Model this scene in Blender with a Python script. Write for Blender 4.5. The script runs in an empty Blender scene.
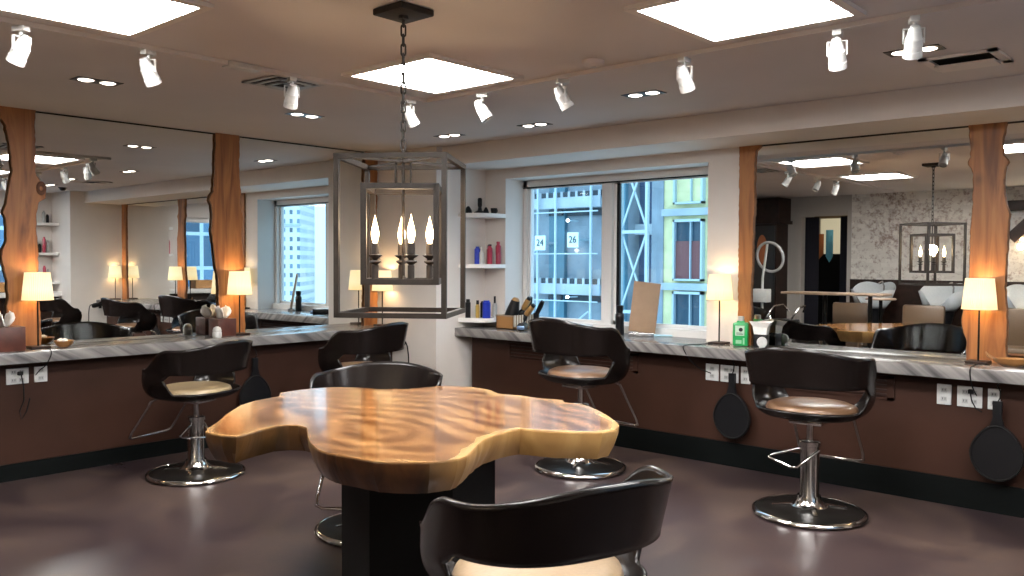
import bpy, bmesh, math, random
from math import sin, cos, pi, radians, sqrt, atan2
from mathutils import Vector, Matrix
random.seed(7)
scene = bpy.context.scene
COL = scene.collection

H = 2.383            # ceiling height
XM = -6.1544         # plane of the mirrored wall on the left
W = 5.6335           # plane of the window wall
XC, YC = -5.389, 5.03  # projecting wall block in the corner
CT, CB = 0.823, 0.752  # counter top / underside

# ------------------------------------------------------------------ materials
MATS = {}
def _nt(name):
    m = bpy.data.materials.new(name); m.use_nodes = True
    nt = m.node_tree
    return m, nt, nt.nodes['Principled BSDF'], nt.nodes, nt.links

def plain(name, col, rough=0.5, metal=0.0, spec=0.5, bump=0.0, bscale=60, var=0.06, coat=0.0):
    """Principled with a little procedural colour variation."""
    m, nt, p, N, L = _nt(name)
    tc = N.new('ShaderNodeTexCoord'); no = N.new('ShaderNodeTexNoise')
    no.inputs['Scale'].default_value = bscale; no.inputs['Detail'].default_value = 3
    L.new(tc.outputs['Object'], no.inputs['Vector'])
    cr = N.new('ShaderNodeValToRGB')
    cr.color_ramp.elements[0].color = (*[c * (1 - var) for c in col], 1)
    cr.color_ramp.elements[1].color = (*[min(1, c * (1 + var)) for c in col], 1)
    cr.color_ramp.elements[0].position = 0.3; cr.color_ramp.elements[1].position = 0.7
    L.new(no.outputs['Fac'], cr.inputs['Fac']); L.new(cr.outputs['Color'], p.inputs['Base Color'])
    p.inputs['Roughness'].default_value = rough; p.inputs['Metallic'].default_value = metal
    p.inputs['Specular IOR Level'].default_value = spec
    p.inputs['Coat Weight'].default_value = coat
    if bump:
        b = N.new('ShaderNodeBump'); b.inputs['Strength'].default_value = bump; b.inputs['Distance'].default_value = 0.01
        L.new(no.outputs['Fac'], b.inputs['Height']); L.new(b.outputs['Normal'], p.inputs['Normal'])
    MATS[name] = m
    return m

def emit(name, col, strength, base=None):
    m, nt, p, N, L = _nt(name)
    p.inputs['Base Color'].default_value = (*(base or col), 1)
    p.inputs['Emission Color'].default_value = (*col, 1)
    p.inputs['Emission Strength'].default_value = strength
    p.inputs['Roughness'].default_value = 0.6
    MATS[name] = m
    return m

def ramp(N, stops):
    cr = N.new('ShaderNodeValToRGB'); e = cr.color_ramp.elements
    while len(e) < len(stops): e.new(0.5)
    for k, (pos, c) in enumerate(stops):
        e[k].position = pos; e[k].color = (*c, 1)
    return cr

def wood(name, stops, scale=(9, 9, 0.9), rough=0.45, dist=1.2, bump=0.15, spec=0.4):
    m, nt, p, N, L = _nt(name)
    tc = N.new('ShaderNodeTexCoord'); mp = N.new('ShaderNodeMapping'); mp.inputs['Scale'].default_value = scale
    L.new(tc.outputs['Object'], mp.inputs['Vector'])
    n1 = N.new('ShaderNodeTexNoise'); n1.inputs['Scale'].default_value = 1.6; n1.inputs['Detail'].default_value = 7
    n1.inputs['Distortion'].default_value = dist
    L.new(mp.outputs['Vector'], n1.inputs['Vector'])
    cr = ramp(N, stops); L.new(n1.outputs['Fac'], cr.inputs['Fac'])
    # knots: dark rings around sparse voronoi points
    vo = N.new('ShaderNodeTexVoronoi'); vo.inputs['Scale'].default_value = 2.6
    L.new(tc.outputs['Object'], vo.inputs['Vector'])
    kr = ramp(N, [(0.0, (0.25, 0.25, 0.25)), (0.07, (0.75, 0.75, 0.75)), (0.13, (1, 1, 1))])
    L.new(vo.outputs['Distance'], kr.inputs['Fac'])
    mx = N.new('ShaderNodeMix'); mx.data_type = 'RGBA'; mx.blend_type = 'MULTIPLY'; mx.inputs['Factor'].default_value = 0.75
    L.new(cr.outputs['Color'], mx.inputs['A']); L.new(kr.outputs['Color'], mx.inputs['B'])
    L.new(mx.outputs['Result'], p.inputs['Base Color'])
    p.inputs['Roughness'].default_value = rough; p.inputs['Specular IOR Level'].default_value = spec
    b = N.new('ShaderNodeBump'); b.inputs['Strength'].default_value = bump; b.inputs['Distance'].default_value = 0.01
    L.new(n1.outputs['Fac'], b.inputs['Height']); L.new(b.outputs['Normal'], p.inputs['Normal'])
    MATS[name] = m
    return m

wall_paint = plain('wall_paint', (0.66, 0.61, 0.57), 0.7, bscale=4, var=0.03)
ceiling_paint = plain('ceiling_paint', (0.58, 0.54, 0.53), 0.75, bscale=1.2, var=0.05)
white_paint = plain('white_paint', (0.74, 0.72, 0.70), 0.45, var=0.02)
black_metal = plain('black_metal', (0.006, 0.0055, 0.005), 0.28, spec=0.14)
bronze = plain('bronze_metal', (0.020, 0.015, 0.012), 0.55, spec=0.22, metal=0.0, bscale=25, var=0.25)
black_paint = plain('black_paint', (0.003, 0.003, 0.003), 0.6, spec=0.12)
black_plastic = plain('black_plastic', (0.006, 0.006, 0.007), 0.35, spec=0.25)
rubber = plain('black_rubber', (0.005, 0.005, 0.005), 0.6, spec=0.2)
chrome = plain('chrome', (0.62, 0.60, 0.58), 0.14, metal=1.0)
steel = plain('brushed_steel', (0.56, 0.55, 0.54), 0.18, metal=1.0, bscale=120)
panel_brown = plain('brown_laminate', (0.034, 0.0145, 0.0095), 0.5, spec=0.16, bscale=3, var=0.15)
kick_black = plain('kick_black', (0.002, 0.003, 0.003), 0.5, spec=0.12)
espresso = plain('espresso_ply', (0.0065, 0.0045, 0.004), 0.24, bscale=30, var=0.3, spec=0.26)
leather_tan = plain('leather_tan', (0.16, 0.088, 0.048), 0.28, bump=0.1, bscale=90)
leather_cream = plain('leather_cream', (0.28, 0.21, 0.12), 0.32, bump=0.1, bscale=90)
leather_brown = plain('leather_brown', (0.085, 0.052, 0.030), 0.35, bump=0.1, bscale=60)
porcelain = plain('porcelain', (0.55, 0.58, 0.60), 0.15)
wood_dark = plain('dark_stained_wood', (0.020, 0.009, 0.006), 0.45, spec=0.25, bscale=14, var=0.4)
wood_box = plain('red_brown_wood', (0.075, 0.020, 0.012), 0.45, bscale=20, var=0.25)
tissue = plain('tissue_paper', (0.80, 0.78, 0.74), 0.9)
white_plastic = plain('white_plastic', (0.50, 0.50, 0.485), 0.4)
grey_plastic = plain('grey_plastic', (0.35, 0.35, 0.34), 0.4)
tan_board = plain('tan_board', (0.30, 0.19, 0.115), 0.6, bscale=15)
green_plastic = plain('green_plastic', (0.01, 0.30, 0.075), 0.3)
blue_plastic = plain('blue_plastic', (0.01, 0.03, 0.36), 0.3)
red_plastic = plain('red_plastic', (0.30, 0.012, 0.04), 0.3)
gold_plastic = plain('gold_plastic', (0.40, 0.26, 0.06), 0.35)
handle_wood = plain('handle_wood', (0.27, 0.15, 0.05), 0.4, bscale=20, var=0.2)
bowl_wood = plain('bowl_wood', (0.30, 0.14, 0.045), 0.35, bscale=12, var=0.3)
curtain_cloth = plain('curtain_cloth', (0.008, 0.007, 0.014), 0.8)
grey_wall = plain('grey_wall_paint', (0.40, 0.36, 0.325), 0.7, bscale=4, var=0.03)
orange_cloth = plain('orange_cloth', (0.35, 0.11, 0.03), 0.8)
blue_cloth = plain('blue_cloth', (0.10, 0.35, 0.50), 0.8)
panel_glow = emit('panel_diffuser', (1.0, 0.985, 0.97), 60)
spot_glow = emit('downlight_glow', (1.0, 0.88, 0.76), 6)
bulb_glow = emit('bulb_glow', (1.0, 0.74, 0.42), 14)
slab_wood = wood('slab_wood', [(0.28, (0.13, 0.042, 0.012)), (0.45, (0.25, 0.093, 0.027)), (0.58, (0.33, 0.135, 0.040)), (0.75, (0.20, 0.070, 0.020))])
bark = plain('bark_edge', (0.20, 0.085, 0.032), 0.7, bscale=25, var=0.4, bump=0.6)

def mirror_material():
    m, nt, p, N, L = _nt('mirror_silver')
    tc = N.new('ShaderNodeTexCoord'); no = N.new('ShaderNodeTexNoise'); no.inputs['Scale'].default_value = 1.0
    L.new(tc.outputs['Object'], no.inputs['Vector'])
    cr = ramp(N, [(0, (0.84, 0.86, 0.85)), (1, (0.86, 0.88, 0.87))])
    L.new(no.outputs['Fac'], cr.inputs['Fac']); L.new(cr.outputs['Color'], p.inputs['Base Color'])
    p.inputs['Metallic'].default_value = 1.0; p.inputs['Roughness'].default_value = 0.0
    return m
mirror_mat = mirror_material()

def glass_material():
    m = bpy.data.materials.new('window_glass'); m.use_nodes = True
    nt = m.node_tree; N = nt.nodes; L = nt.links
    for n in list(N): N.remove(n)
    out = N.new('ShaderNodeOutputMaterial'); mix = N.new('ShaderNodeMixShader')
    tr = N.new('ShaderNodeBsdfTransparent'); gl = N.new('ShaderNodeBsdfGlossy')
    tr.inputs['Color'].default_value = (0.86, 0.95, 1.0, 1); gl.inputs['Roughness'].default_value = 0.0
    lw = N.new('ShaderNodeLayerWeight'); lw.inputs['Blend'].default_value = 0.5
    pw = N.new('ShaderNodeMath'); pw.operation = 'POWER'; pw.inputs[1].default_value = 5; L.new(lw.outputs['Facing'], pw.inputs[0])
    fr = N.new('ShaderNodeMath'); fr.operation = 'MULTIPLY_ADD'; fr.inputs[1].default_value = 0.93; fr.inputs[2].default_value = 0.05
    L.new(pw.outputs['Value'], fr.inputs[0]); L.new(fr.outputs['Value'], mix.inputs['Fac']); L.new(tr.outputs['BSDF'], mix.inputs[1]); L.new(gl.outputs['BSDF'], mix.inputs[2])
    L.new(mix.outputs['Shader'], out.inputs['Surface'])
    return m
glass = glass_material()

def floor_material():
    m, nt, p, N, L = _nt('polished_concrete')
    tc = N.new('ShaderNodeTexCoord')
    n1 = N.new('ShaderNodeTexNoise'); n1.inputs['Scale'].default_value = 1.3; n1.inputs['Detail'].default_value = 9; n1.inputs['Roughness'].default_value = 0.6; n1.inputs['Distortion'].default_value = 0.8
    n2 = N.new('ShaderNodeTexNoise'); n2.inputs['Scale'].default_value = 45; n2.inputs['Detail'].default_value = 4
    L.new(tc.outputs['Object'], n1.inputs['Vector']); L.new(tc.outputs['Object'], n2.inputs['Vector'])
    c1 = ramp(N, [(0.32, (0.020, 0.013, 0.016)), (0.5, (0.042, 0.028, 0.027)), (0.66, (0.078, 0.053, 0.043))])
    c2 = ramp(N, [(0.2, (0.88, 0.88, 0.9)), (0.8, (1.1, 1.08, 1.06))])
    L.new(n1.outputs['Fac'], c1.inputs['Fac']); L.new(n2.outputs['Fac'], c2.inputs['Fac'])
    mx = N.new('ShaderNodeMix'); mx.data_type = 'RGBA'; mx.blend_type = 'MULTIPLY'; mx.inputs['Factor'].default_value = 1
    L.new(c1.outputs['Color'], mx.inputs['A']); L.new(c2.outputs['Color'], mx.inputs['B'])
    L.new(mx.outputs['Result'], p.inputs['Base Color'])
    r = ramp(N, [(0.3, (0.27,) * 3), (0.7, (0.38,) * 3)]); L.new(n1.outputs['Fac'], r.inputs['Fac'])
    L.new(r.outputs['Color'], p.inputs['Roughness'])
    p.inputs['Specular IOR Level'].default_value = 0.4
    return m
floor_mat = floor_material()

def marble_material():
    m, nt, p, N, L = _nt('striped_marble')
    tc = N.new('ShaderNodeTexCoord')
    dt = N.new('ShaderNodeVectorMath'); dt.operation = 'DOT_PRODUCT'; dt.inputs[1].default_value = (11, 8.5, 14.0)
    L.new(tc.outputs['Object'], dt.inputs[0])
    sp = N.new('ShaderNodeSeparateXYZ'); L.new(tc.outputs['Object'], sp.inputs['Vector'])
    cb = N.new('ShaderNodeCombineXYZ'); L.new(dt.outputs['Value'], cb.inputs['X']); L.new(sp.outputs['X'], cb.inputs['Y']); L.new(sp.outputs['Y'], cb.inputs['Z'])
    n1 = N.new('ShaderNodeTexNoise'); n1.inputs['Scale'].default_value = 1.3; n1.inputs['Detail'].default_value = 6; n1.inputs['Distortion'].default_value = 0.35
    L.new(cb.outputs['Vector'], n1.inputs['Vector'])
    cr = ramp(N, [(0.30, (0.075, 0.071, 0.071)), (0.43, (0.135, 0.127, 0.126)), (0.56, (0.20, 0.189, 0.183)), (0.75, (0.26, 0.246, 0.235))])
    L.new(n1.outputs['Fac'], cr.inputs['Fac']); L.new(cr.outputs['Color'], p.inputs['Base Color'])
    p.inputs['Roughness'].default_value = 0.2
    return m
marble = marble_material()

def table_material():
    m, nt, p, N, L = _nt('live_edge_slab_top')
    tc = N.new('ShaderNodeTexCoord')
    # warped growth rings, low contrast, over broad light and dark patches
    nz = N.new('ShaderNodeTexNoise'); nz.inputs['Scale'].default_value = 1.5; nz.inputs['Detail'].default_value = 2
    L.new(tc.outputs['Object'], nz.inputs['Vector'])
    add = N.new('ShaderNodeMix'); add.data_type = 'RGBA'; add.blend_type = 'ADD'; add.inputs['Factor'].default_value = 0.45
    L.new(tc.outputs['Object'], add.inputs['A']); L.new(nz.outputs['Color'], add.inputs['B'])
    mp = N.new('ShaderNodeMapping'); mp.inputs['Scale'].default_value = (0.8, 1.5, 0.3); mp.inputs['Location'].default_value = (-0.17, -0.071, -0.297); mp.inputs['Rotation'].default_value = (0, 0, 0.6)
    L.new(add.outputs['Result'], mp.inputs['Vector'])
    wv = N.new('ShaderNodeTexWave'); wv.wave_type = 'RINGS'; wv.rings_direction = 'SPHERICAL'
    wv.inputs['Scale'].default_value = 1.9; wv.inputs['Distortion'].default_value = 4.0; wv.inputs['Detail'].default_value = 4
    wv.inputs['Detail Scale'].default_value = 1.0; wv.inputs['Detail Roughness'].default_value = 0.6
    L.new(mp.outputs['Vector'], wv.inputs['Vector'])
    n4 = N.new('ShaderNodeTexNoise'); n4.inputs['Scale'].default_value = 2.0; n4.inputs['Detail'].default_value = 8; n4.inputs['Roughness'].default_value = 0.62; n4.inputs['Distortion'].default_value = 0.6
    m4 = N.new('ShaderNodeMapping'); m4.inputs['Scale'].default_value = (0.9, 3.2, 1.0); m4.inputs['Rotation'].default_value = (0, 0, -0.55)
    L.new(mp.outputs['Vector'], m4.inputs['Vector']); L.new(m4.outputs['Vector'], n4.inputs['Vector'])
    av = N.new('ShaderNodeMix'); av.data_type = 'FLOAT'; av.inputs['Factor'].default_value = 0.80
    L.new(wv.outputs['Fac'], av.inputs['A']); L.new(n4.outputs['Fac'], av.inputs['B'])
    cr = ramp(N, [(0.36, (0.085, 0.034, 0.011)), (0.45, (0.140, 0.060, 0.020)), (0.55, (0.195, 0.090, 0.032)), (0.66, (0.26, 0.136, 0.052))])
    L.new(av.outputs['Result'], cr.inputs['Fac'])
    # pale sapwood toward the rim (painted per point on the mesh)
    at = N.new('ShaderNodeAttribute'); at.attribute_name = 'rim'
    n3 = N.new('ShaderNodeTexNoise'); n3.inputs['Scale'].default_value = 6; L.new(tc.outputs['Object'], n3.inputs['Vector'])
    sub = N.new('ShaderNodeMath'); sub.operation = 'MULTIPLY_ADD'; sub.inputs[1].default_value = 1.0
    L.new(n3.outputs['Fac'], sub.inputs[0]); sub.inputs[2].default_value = -0.5
    ad2 = N.new('ShaderNodeMath'); ad2.operation = 'ADD'
    L.new(at.outputs['Fac'], ad2.inputs[0]); L.new(sub.outputs['Value'], ad2.inputs[1])
    rr = ramp(N, [(0.35, (0, 0, 0)), (0.75, (1, 1, 1))]); L.new(ad2.outputs['Value'], rr.inputs['Fac'])
    mx = N.new('ShaderNodeMix'); mx.data_type = 'RGBA'
    L.new(rr.outputs['Color'], mx.inputs['Factor']); L.new(cr.outputs['Color'], mx.inputs['A'])
    mx.inputs['B'].default_value = (0.34, 0.205, 0.083, 1)
    L.new(mx.outputs['Result'], p.inputs['Base Color'])
    p.inputs['Roughness'].default_value = 0.11; p.inputs['Specular IOR Level'].default_value = 0.5
    return m
table_mat = table_material()

def table_side_material():
    m, nt, p, N, L = _nt('live_edge_slab_side')
    tc = N.new('ShaderNodeTexCoord'); mp = N.new('ShaderNodeMapping'); mp.inputs['Scale'].default_value = (5, 5, 2.0)
    L.new(tc.outputs['Object'], mp.inputs['Vector'])
    n1 = N.new('ShaderNodeTexNoise'); n1.inputs['Scale'].default_value = 1.1; n1.inputs['Detail'].default_value = 6; n1.inputs['Distortion'].default_value = 1.4
    L.new(mp.outputs['Vector'], n1.inputs['Vector'])
    c1 = ramp(N, [(0.36, (0.014, 0.006, 0.003)), (0.47, (0.048, 0.018, 0.006)), (0.58, (0.080, 0.033, 0.010)), (0.72, (0.115, 0.052, 0.018))])
    c2 = ramp(N, [(0.25, (0.24, 0.12, 0.036)), (0.5, (0.37, 0.21, 0.072)), (0.75, (0.47, 0.30, 0.12))])
    L.new(n1.outputs['Fac'], c1.inputs['Fac']); L.new(n1.outputs['Fac'], c2.inputs['Fac'])
    at = N.new('ShaderNodeAttribute'); at.attribute_name = 'rim'
    mx = N.new('ShaderNodeMix'); mx.data_type = 'RGBA'
    L.new(at.outputs['Fac'], mx.inputs['Factor']); L.new(c1.outputs['Color'], mx.inputs['A']); L.new(c2.outputs['Color'], mx.inputs['B'])
    L.new(mx.outputs['Result'], p.inputs['Base Color'])
    p.inputs['Roughness'].default_value = 0.3
    b = N.new('ShaderNodeBump'); b.inputs['Strength'].default_value = 0.25; b.inputs['Distance'].default_value = 0.02
    L.new(n1.outputs['Fac'], b.inputs['Height']); L.new(b.outputs['Normal'], p.inputs['Normal'])
    return m
table_side = table_side_material()

def brick_material():
    m, nt, p, N, L = _nt('whitewashed_brick')
    tc = N.new('ShaderNodeTexCoord'); mp = N.new('ShaderNodeMapping'); mp.inputs['Rotation'].default_value = (radians(90), 0, 0)
    L.new(tc.outputs['Object'], mp.inputs['Vector'])
    br = N.new('ShaderNodeTexBrick'); br.inputs['Scale'].default_value = 4.6
    br.inputs['Color1'].default_value = (0.80, 0.75, 0.69, 1); br.inputs['Color2'].default_value = (0.66, 0.61, 0.56, 1)
    br.inputs['Mortar'].default_value = (0.72, 0.68, 0.63, 1); br.inputs['Mortar Size'].default_value = 0.012
    L.new(mp.outputs['Vector'], br.inputs['Vector'])
    n1 = N.new('ShaderNodeTexNoise'); n1.inputs['Scale'].default_value = 16; n1.inputs['Detail'].default_value = 8; n1.inputs['Roughness'].default_value = 0.7
    L.new(tc.outputs['Object'], n1.inputs['Vector'])
    n2 = N.new('ShaderNodeTexNoise'); n2.inputs['Scale'].default_value = 1.1; L.new(tc.outputs['Object'], n2.inputs['Vector'])
    ma = N.new('ShaderNodeMath'); ma.operation = 'MULTIPLY_ADD'; ma.inputs[1].default_value = 0.35
    L.new(n2.outputs['Fac'], ma.inputs[0]); L.new(n1.outputs['Fac'], ma.inputs[2])
    cr = ramp(N, [(0.66, (0, 0, 0)), (0.84, (0.8, 0.8, 0.8))]); L.new(ma.outputs['Value'], cr.inputs['Fac'])
    mx = N.new('ShaderNodeMix'); mx.data_type = 'RGBA'
    L.new(cr.outputs['Color'], mx.inputs['Factor']); L.new(br.outputs['Color'], mx.inputs['A']); mx.inputs['B'].default_value = (0.16, 0.075, 0.05, 1)
    L.new(mx.outputs['Result'], p.inputs['Base Color']); p.inputs['Roughness'].default_value = 0.85
    b = N.new('ShaderNodeBump'); b.inputs['Strength'].default_value = 0.4; b.inputs['Distance'].default_value = 0.02
    L.new(br.outputs['Fac'], b.inputs['Height']); b.invert = True; L.new(b.outputs['Normal'], p.inputs['Normal'])
    return m
brick_mat = brick_material()

def wicker_material():
    m, nt, p, N, L = _nt('wicker_weave')
    tc = N.new('ShaderNodeTexCoord'); ck = N.new('ShaderNodeTexChecker'); ck.inputs['Scale'].default_value = 90
    ck.inputs['Color1'].default_value = (0.36, 0.18, 0.055, 1); ck.inputs['Color2'].default_value = (0.22, 0.10, 0.03, 1)
    L.new(tc.outputs['Object'], ck.inputs['Vector']); L.new(ck.outputs['Color'], p.inputs['Base Color'])
    b = N.new('ShaderNodeBump'); b.inputs['Strength'].default_value = 0.6; L.new(ck.outputs['Fac'], b.inputs['Height']); L.new(b.outputs['Normal'], p.inputs['Normal'])
    p.inputs['Roughness'].default_value = 0.7
    return m
wicker = wicker_material()

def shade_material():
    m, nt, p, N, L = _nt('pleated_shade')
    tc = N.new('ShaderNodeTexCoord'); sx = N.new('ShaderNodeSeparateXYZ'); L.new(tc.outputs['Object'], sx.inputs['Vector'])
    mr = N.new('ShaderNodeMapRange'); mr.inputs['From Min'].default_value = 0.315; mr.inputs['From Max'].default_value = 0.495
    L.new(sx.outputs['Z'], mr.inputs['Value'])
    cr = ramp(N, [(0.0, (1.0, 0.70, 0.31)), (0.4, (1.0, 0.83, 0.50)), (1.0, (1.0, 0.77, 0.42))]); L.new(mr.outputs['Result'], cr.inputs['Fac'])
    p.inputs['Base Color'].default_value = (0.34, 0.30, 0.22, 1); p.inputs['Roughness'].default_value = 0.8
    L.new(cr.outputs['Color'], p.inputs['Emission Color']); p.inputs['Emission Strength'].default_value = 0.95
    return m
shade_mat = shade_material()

def facade_material(name, base, win, scale, wx=0.5, wz=0.55, emit_s=0.0, var=0.5):
    """Stone or glass tower front with a regular grid of windows; u = object X, v = object Z."""
    m, nt, p, N, L = _nt(name)
    tc = N.new('ShaderNodeTexCoord'); sx = N.new('ShaderNodeSeparateXYZ'); L.new(tc.outputs['Object'], sx.inputs['Vector'])
    def grid(out, period, duty):
        d = N.new('ShaderNodeMath'); d.operation = 'DIVIDE'; d.inputs[1].default_value = period; L.new(out, d.inputs[0])
        f = N.new('ShaderNodeMath'); f.operation = 'FRACT'; L.new(d.outputs['Value'], f.inputs[0])
        g = N.new('ShaderNodeMath'); g.operation = 'LESS_THAN'; g.inputs[1].default_value = duty; L.new(f.outputs['Value'], g.inputs[0])
        return g.outputs['Value'], d.outputs['Value']
    gx, dx = grid(sx.outputs['X'], scale[0], wx); gz, dz = grid(sx.outputs['Z'], scale[1], wz)
    mu = N.new('ShaderNodeMath'); mu.operation = 'MULTIPLY'; L.new(gx, mu.inputs[0]); L.new(gz, mu.inputs[1])
    fl = []
    for d in (dx, dz):
        q = N.new('ShaderNodeMath'); q.operation = 'FLOOR'; L.new(d, q.inputs[0]); fl.append(q)
    cb = N.new('ShaderNodeCombineXYZ'); L.new(fl[0].outputs['Value'], cb.inputs['X']); L.new(fl[1].outputs['Value'], cb.inputs['Y'])
    wn = N.new('ShaderNodeTexWhiteNoise'); L.new(cb.outputs['Vector'], wn.inputs['Vector'])
    wr = ramp(N, [(0, tuple(c * (1 - var) for c in win)), (1, tuple(min(1, c * (1 + var)) for c in win))]); L.new(wn.outputs['Value'], wr.inputs['Fac'])
    mx = N.new('ShaderNodeMix'); mx.data_type = 'RGBA'; L.new(mu.outputs['Value'], mx.inputs['Factor'])
    mx.inputs['A'].default_value = (*base, 1); L.new(wr.outputs['Color'], mx.inputs['B'])
    L.new(mx.outputs['Result'], p.inputs['Base Color']); p.inputs['Roughness'].default_value = 0.7
    return m
stone_tower = facade_material('pale_stone_tower', (0.66, 0.68, 0.66), (0.14, 0.22, 0.30), (1.35, 1.7), 0.42, 0.5)
stone_dark = facade_material('grey_stone_tower', (0.46, 0.48, 0.50), (0.12, 0.17, 0.24), (1.1, 1.7), 0.5, 0.6)
glass_tower = facade_material('dark_glass_tower', (0.50, 0.58, 0.62), (0.09, 0.17, 0.27), (1.0, 1.2), 0.86, 0.9)

# ------------------------------------------------------------------ mesh building
class MB:
    def __init__(self): self.bm = bmesh.new()
    def _merge(self, verts, faces):
        vs = [self.bm.verts.new(v) for v in verts]
        for f in faces:
            try: self.bm.faces.new([vs[i] for i in f])
            except ValueError: pass
        return vs
    def box(self, x0, x1, y0, y1, z0, z1, taper=1.0, bevel=0.0):
        cx, cy = (x0 + x1) / 2, (y0 + y1) / 2
        v = []
        for z, t in ((z0, 1), (z1, taper)):
            for x, y in ((x0, y0), (x1, y0), (x1, y1), (x0, y1)):
                v.append((cx + (x - cx) * t, cy + (y - cy) * t, z))
        f = [(3, 2, 1, 0), (4, 5, 6, 7), (0, 1, 5, 4), (1, 2, 6, 5), (2, 3, 7, 6), (3, 0, 4, 7)]
        if bevel:
            b2 = bmesh.new(); vs = [b2.verts.new(p) for p in v]
            for q in f: b2.faces.new([vs[i] for i in q])
            bmesh.ops.bevel(b2, geom=b2.edges[:], offset=bevel, segments=2, affect='EDGES', profile=0.5)
            b2.verts.index_update()
            self._merge([p.co[:] for p in b2.verts], [[w.index for w in fc.verts] for fc in b2.faces]); b2.free()
        else:
            self._merge(v, f)
        return self
    def tube(self, pts, r, seg=8, closed=False, cap=True, r2=None):
        pts = [Vector(p) for p in pts]; n = len(pts); rings = []
        up = None
        for i, p in enumerate(pts):
            if closed: t = pts[(i + 1) % n] - pts[i - 1]
            else: t = pts[min(i + 1, n - 1)] - pts[max(i - 1, 0)]
            t.normalize()
            if up is None:
                up = t.orthogonal().normalized()
            else:
                up = (up - t * up.dot(t))
                up = up.normalized() if up.length > 1e-6 else t.orthogonal().normalized()
            s = t.cross(up)
            rr = r if r2 is None else r + (r2 - r) * i / max(1, n - 1)
            rings.append([self.bm.verts.new(p + (up * cos(2 * pi * k / seg) + s * sin(2 * pi * k / seg)) * rr) for k in range(seg)])
        m = n if closed else n - 1
        for i in range(m):
            a, b = rings[i], rings[(i + 1) % n]
            for k in range(seg):
                self.bm.faces.new((a[k], a[(k + 1) % seg], b[(k + 1) % seg], b[k]))
        if cap and not closed:
            self.bm.faces.new(rings[0][::-1]); self.bm.faces.new(rings[-1])
        return self
    def bar(self, a, b, w, h=None):
        """Square section bar from a to b."""
        h = h or w; a = Vector(a); b = Vector(b); t = (b - a).normalized()
        ref = Vector((0, 0, 1)) if abs(t.z) < 0.9 else BARREF
        s = t.cross(ref).normalized(); u = s.cross(t).normalized()
        v = []
        for p in (a, b):
            for i, j in ((-1, -1), (1, -1), (1, 1), (-1, 1)): v.append(p + s * i * w / 2 + u * j * h / 2)
        self._merge(v, [(0, 1, 2, 3), (7, 6, 5, 4), (0, 4, 5, 1), (1, 5, 6, 2), (2, 6, 7, 3), (3, 7, 4, 0)])
        return self
    def lathe(self, prof, c=(0, 0, 0), seg=24, sx=1.0, sy=1.0, axis=None):
        """prof: (radius, height) list around Z through c."""
        rings = []
        for r, z in prof:
            if r < 1e-5: rings.append([self.bm.verts.new((c[0], c[1], c[2] + z))])
            else: rings.append([self.bm.verts.new((c[0] + r * sx * cos(2 * pi * k / seg), c[1] + r * sy * sin(2 * pi * k / seg), c[2] + z)) for k in range(seg)])
        for a, b in zip(rings, rings[1:]):
            if len(a) == 1 and len(b) == 1: continue
            for k in range(seg):
                k2 = (k + 1) % seg
                if len(a) == 1: self.bm.faces.new((a[0], b[k2], b[k]))
                elif len(b) == 1: self.bm.faces.new((a[k], a[k2], b[0]))
                else: self.bm.faces.new((a[k], a[k2], b[k2], b[k]))
        return self
    def prism(self, poly, z0, z1):
        n = len(poly)
        v = [(x, y, z0) for x, y in poly] + [(x, y, z1) for x, y in poly]
        f = [list(range(n))[::-1], list(range(n, 2 * n))] + [(i, (i + 1) % n, n + (i + 1) % n, n + i) for i in range(n)]
        self._merge(v, f); return self
    def faces(self, verts, faces): self._merge(verts, faces); return self
    def move(self, M):
        self.bm.transform(M); return self
    def build(self, name, mat, parent=None, smooth=True, angle=40, mats=None):
        bm = self.bm
        bmesh.ops.recalc_face_normals(bm, faces=bm.faces[:])
        me = bpy.data.meshes.new(name); bm.to_mesh(me); bm.free()
        if smooth:
            me.polygons.foreach_set('use_smooth', [True] * len(me.polygons))
            me.set_sharp_from_angle(angle=radians(angle))
        for m in (mats or [mat]): me.materials.append(m)
        o = bpy.data.objects.new(name, me); COL.objects.link(o)
        if parent is not None: o.parent = parent
        return o
BARREF = Vector((0, 1, 0))

def structure(o): o['kind'] = 'structure'; return o
def tag(o, label, cat, group=None):
    o['label'] = label; o['category'] = cat
    if group: o['group'] = group
    return o
def thing(name, label, cat, loc=(0, 0, 0), rz=0.0, group=None):
    o = bpy.data.objects.new(name, None); COL.objects.link(o)
    o.location = loc; o.rotation_euler = (0, 0, rz); o.empty_display_size = 0.1
    return tag(o, label, cat, group)
def copy_tree(o, parent=None):
    c = o.copy(); COL.objects.link(c)
    if parent is not None: c.parent = parent
    for ch in list(o.children): copy_tree(ch, c)
    return c
def dup(o, loc, rz, label, group=None, scale=None):
    c = copy_tree(o); c.location = loc; c.rotation_euler = (0, 0, rz); c['label'] = label
    if group: c['group'] = group
    if scale: c.scale = scale
    return c

# ================================================================== SETTING
X3, Y3 = 1.22, 4.9          # wall facing the mirrors, second wall block
structure(MB().box(-6.4, 1.5, -1.3, 6.1, -0.1, 0).build('floor', floor_mat, smooth=False))
structure(MB().box(-6.4, 1.5, -1.3, 6.1, H, H + 0.12).build('ceiling', ceiling_paint, smooth=False))
structure(MB().box(XM - 0.2, XM - 0.008, -1.3, 6.1, 0, H).build('wall_left', wall_paint, smooth=False))
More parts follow.
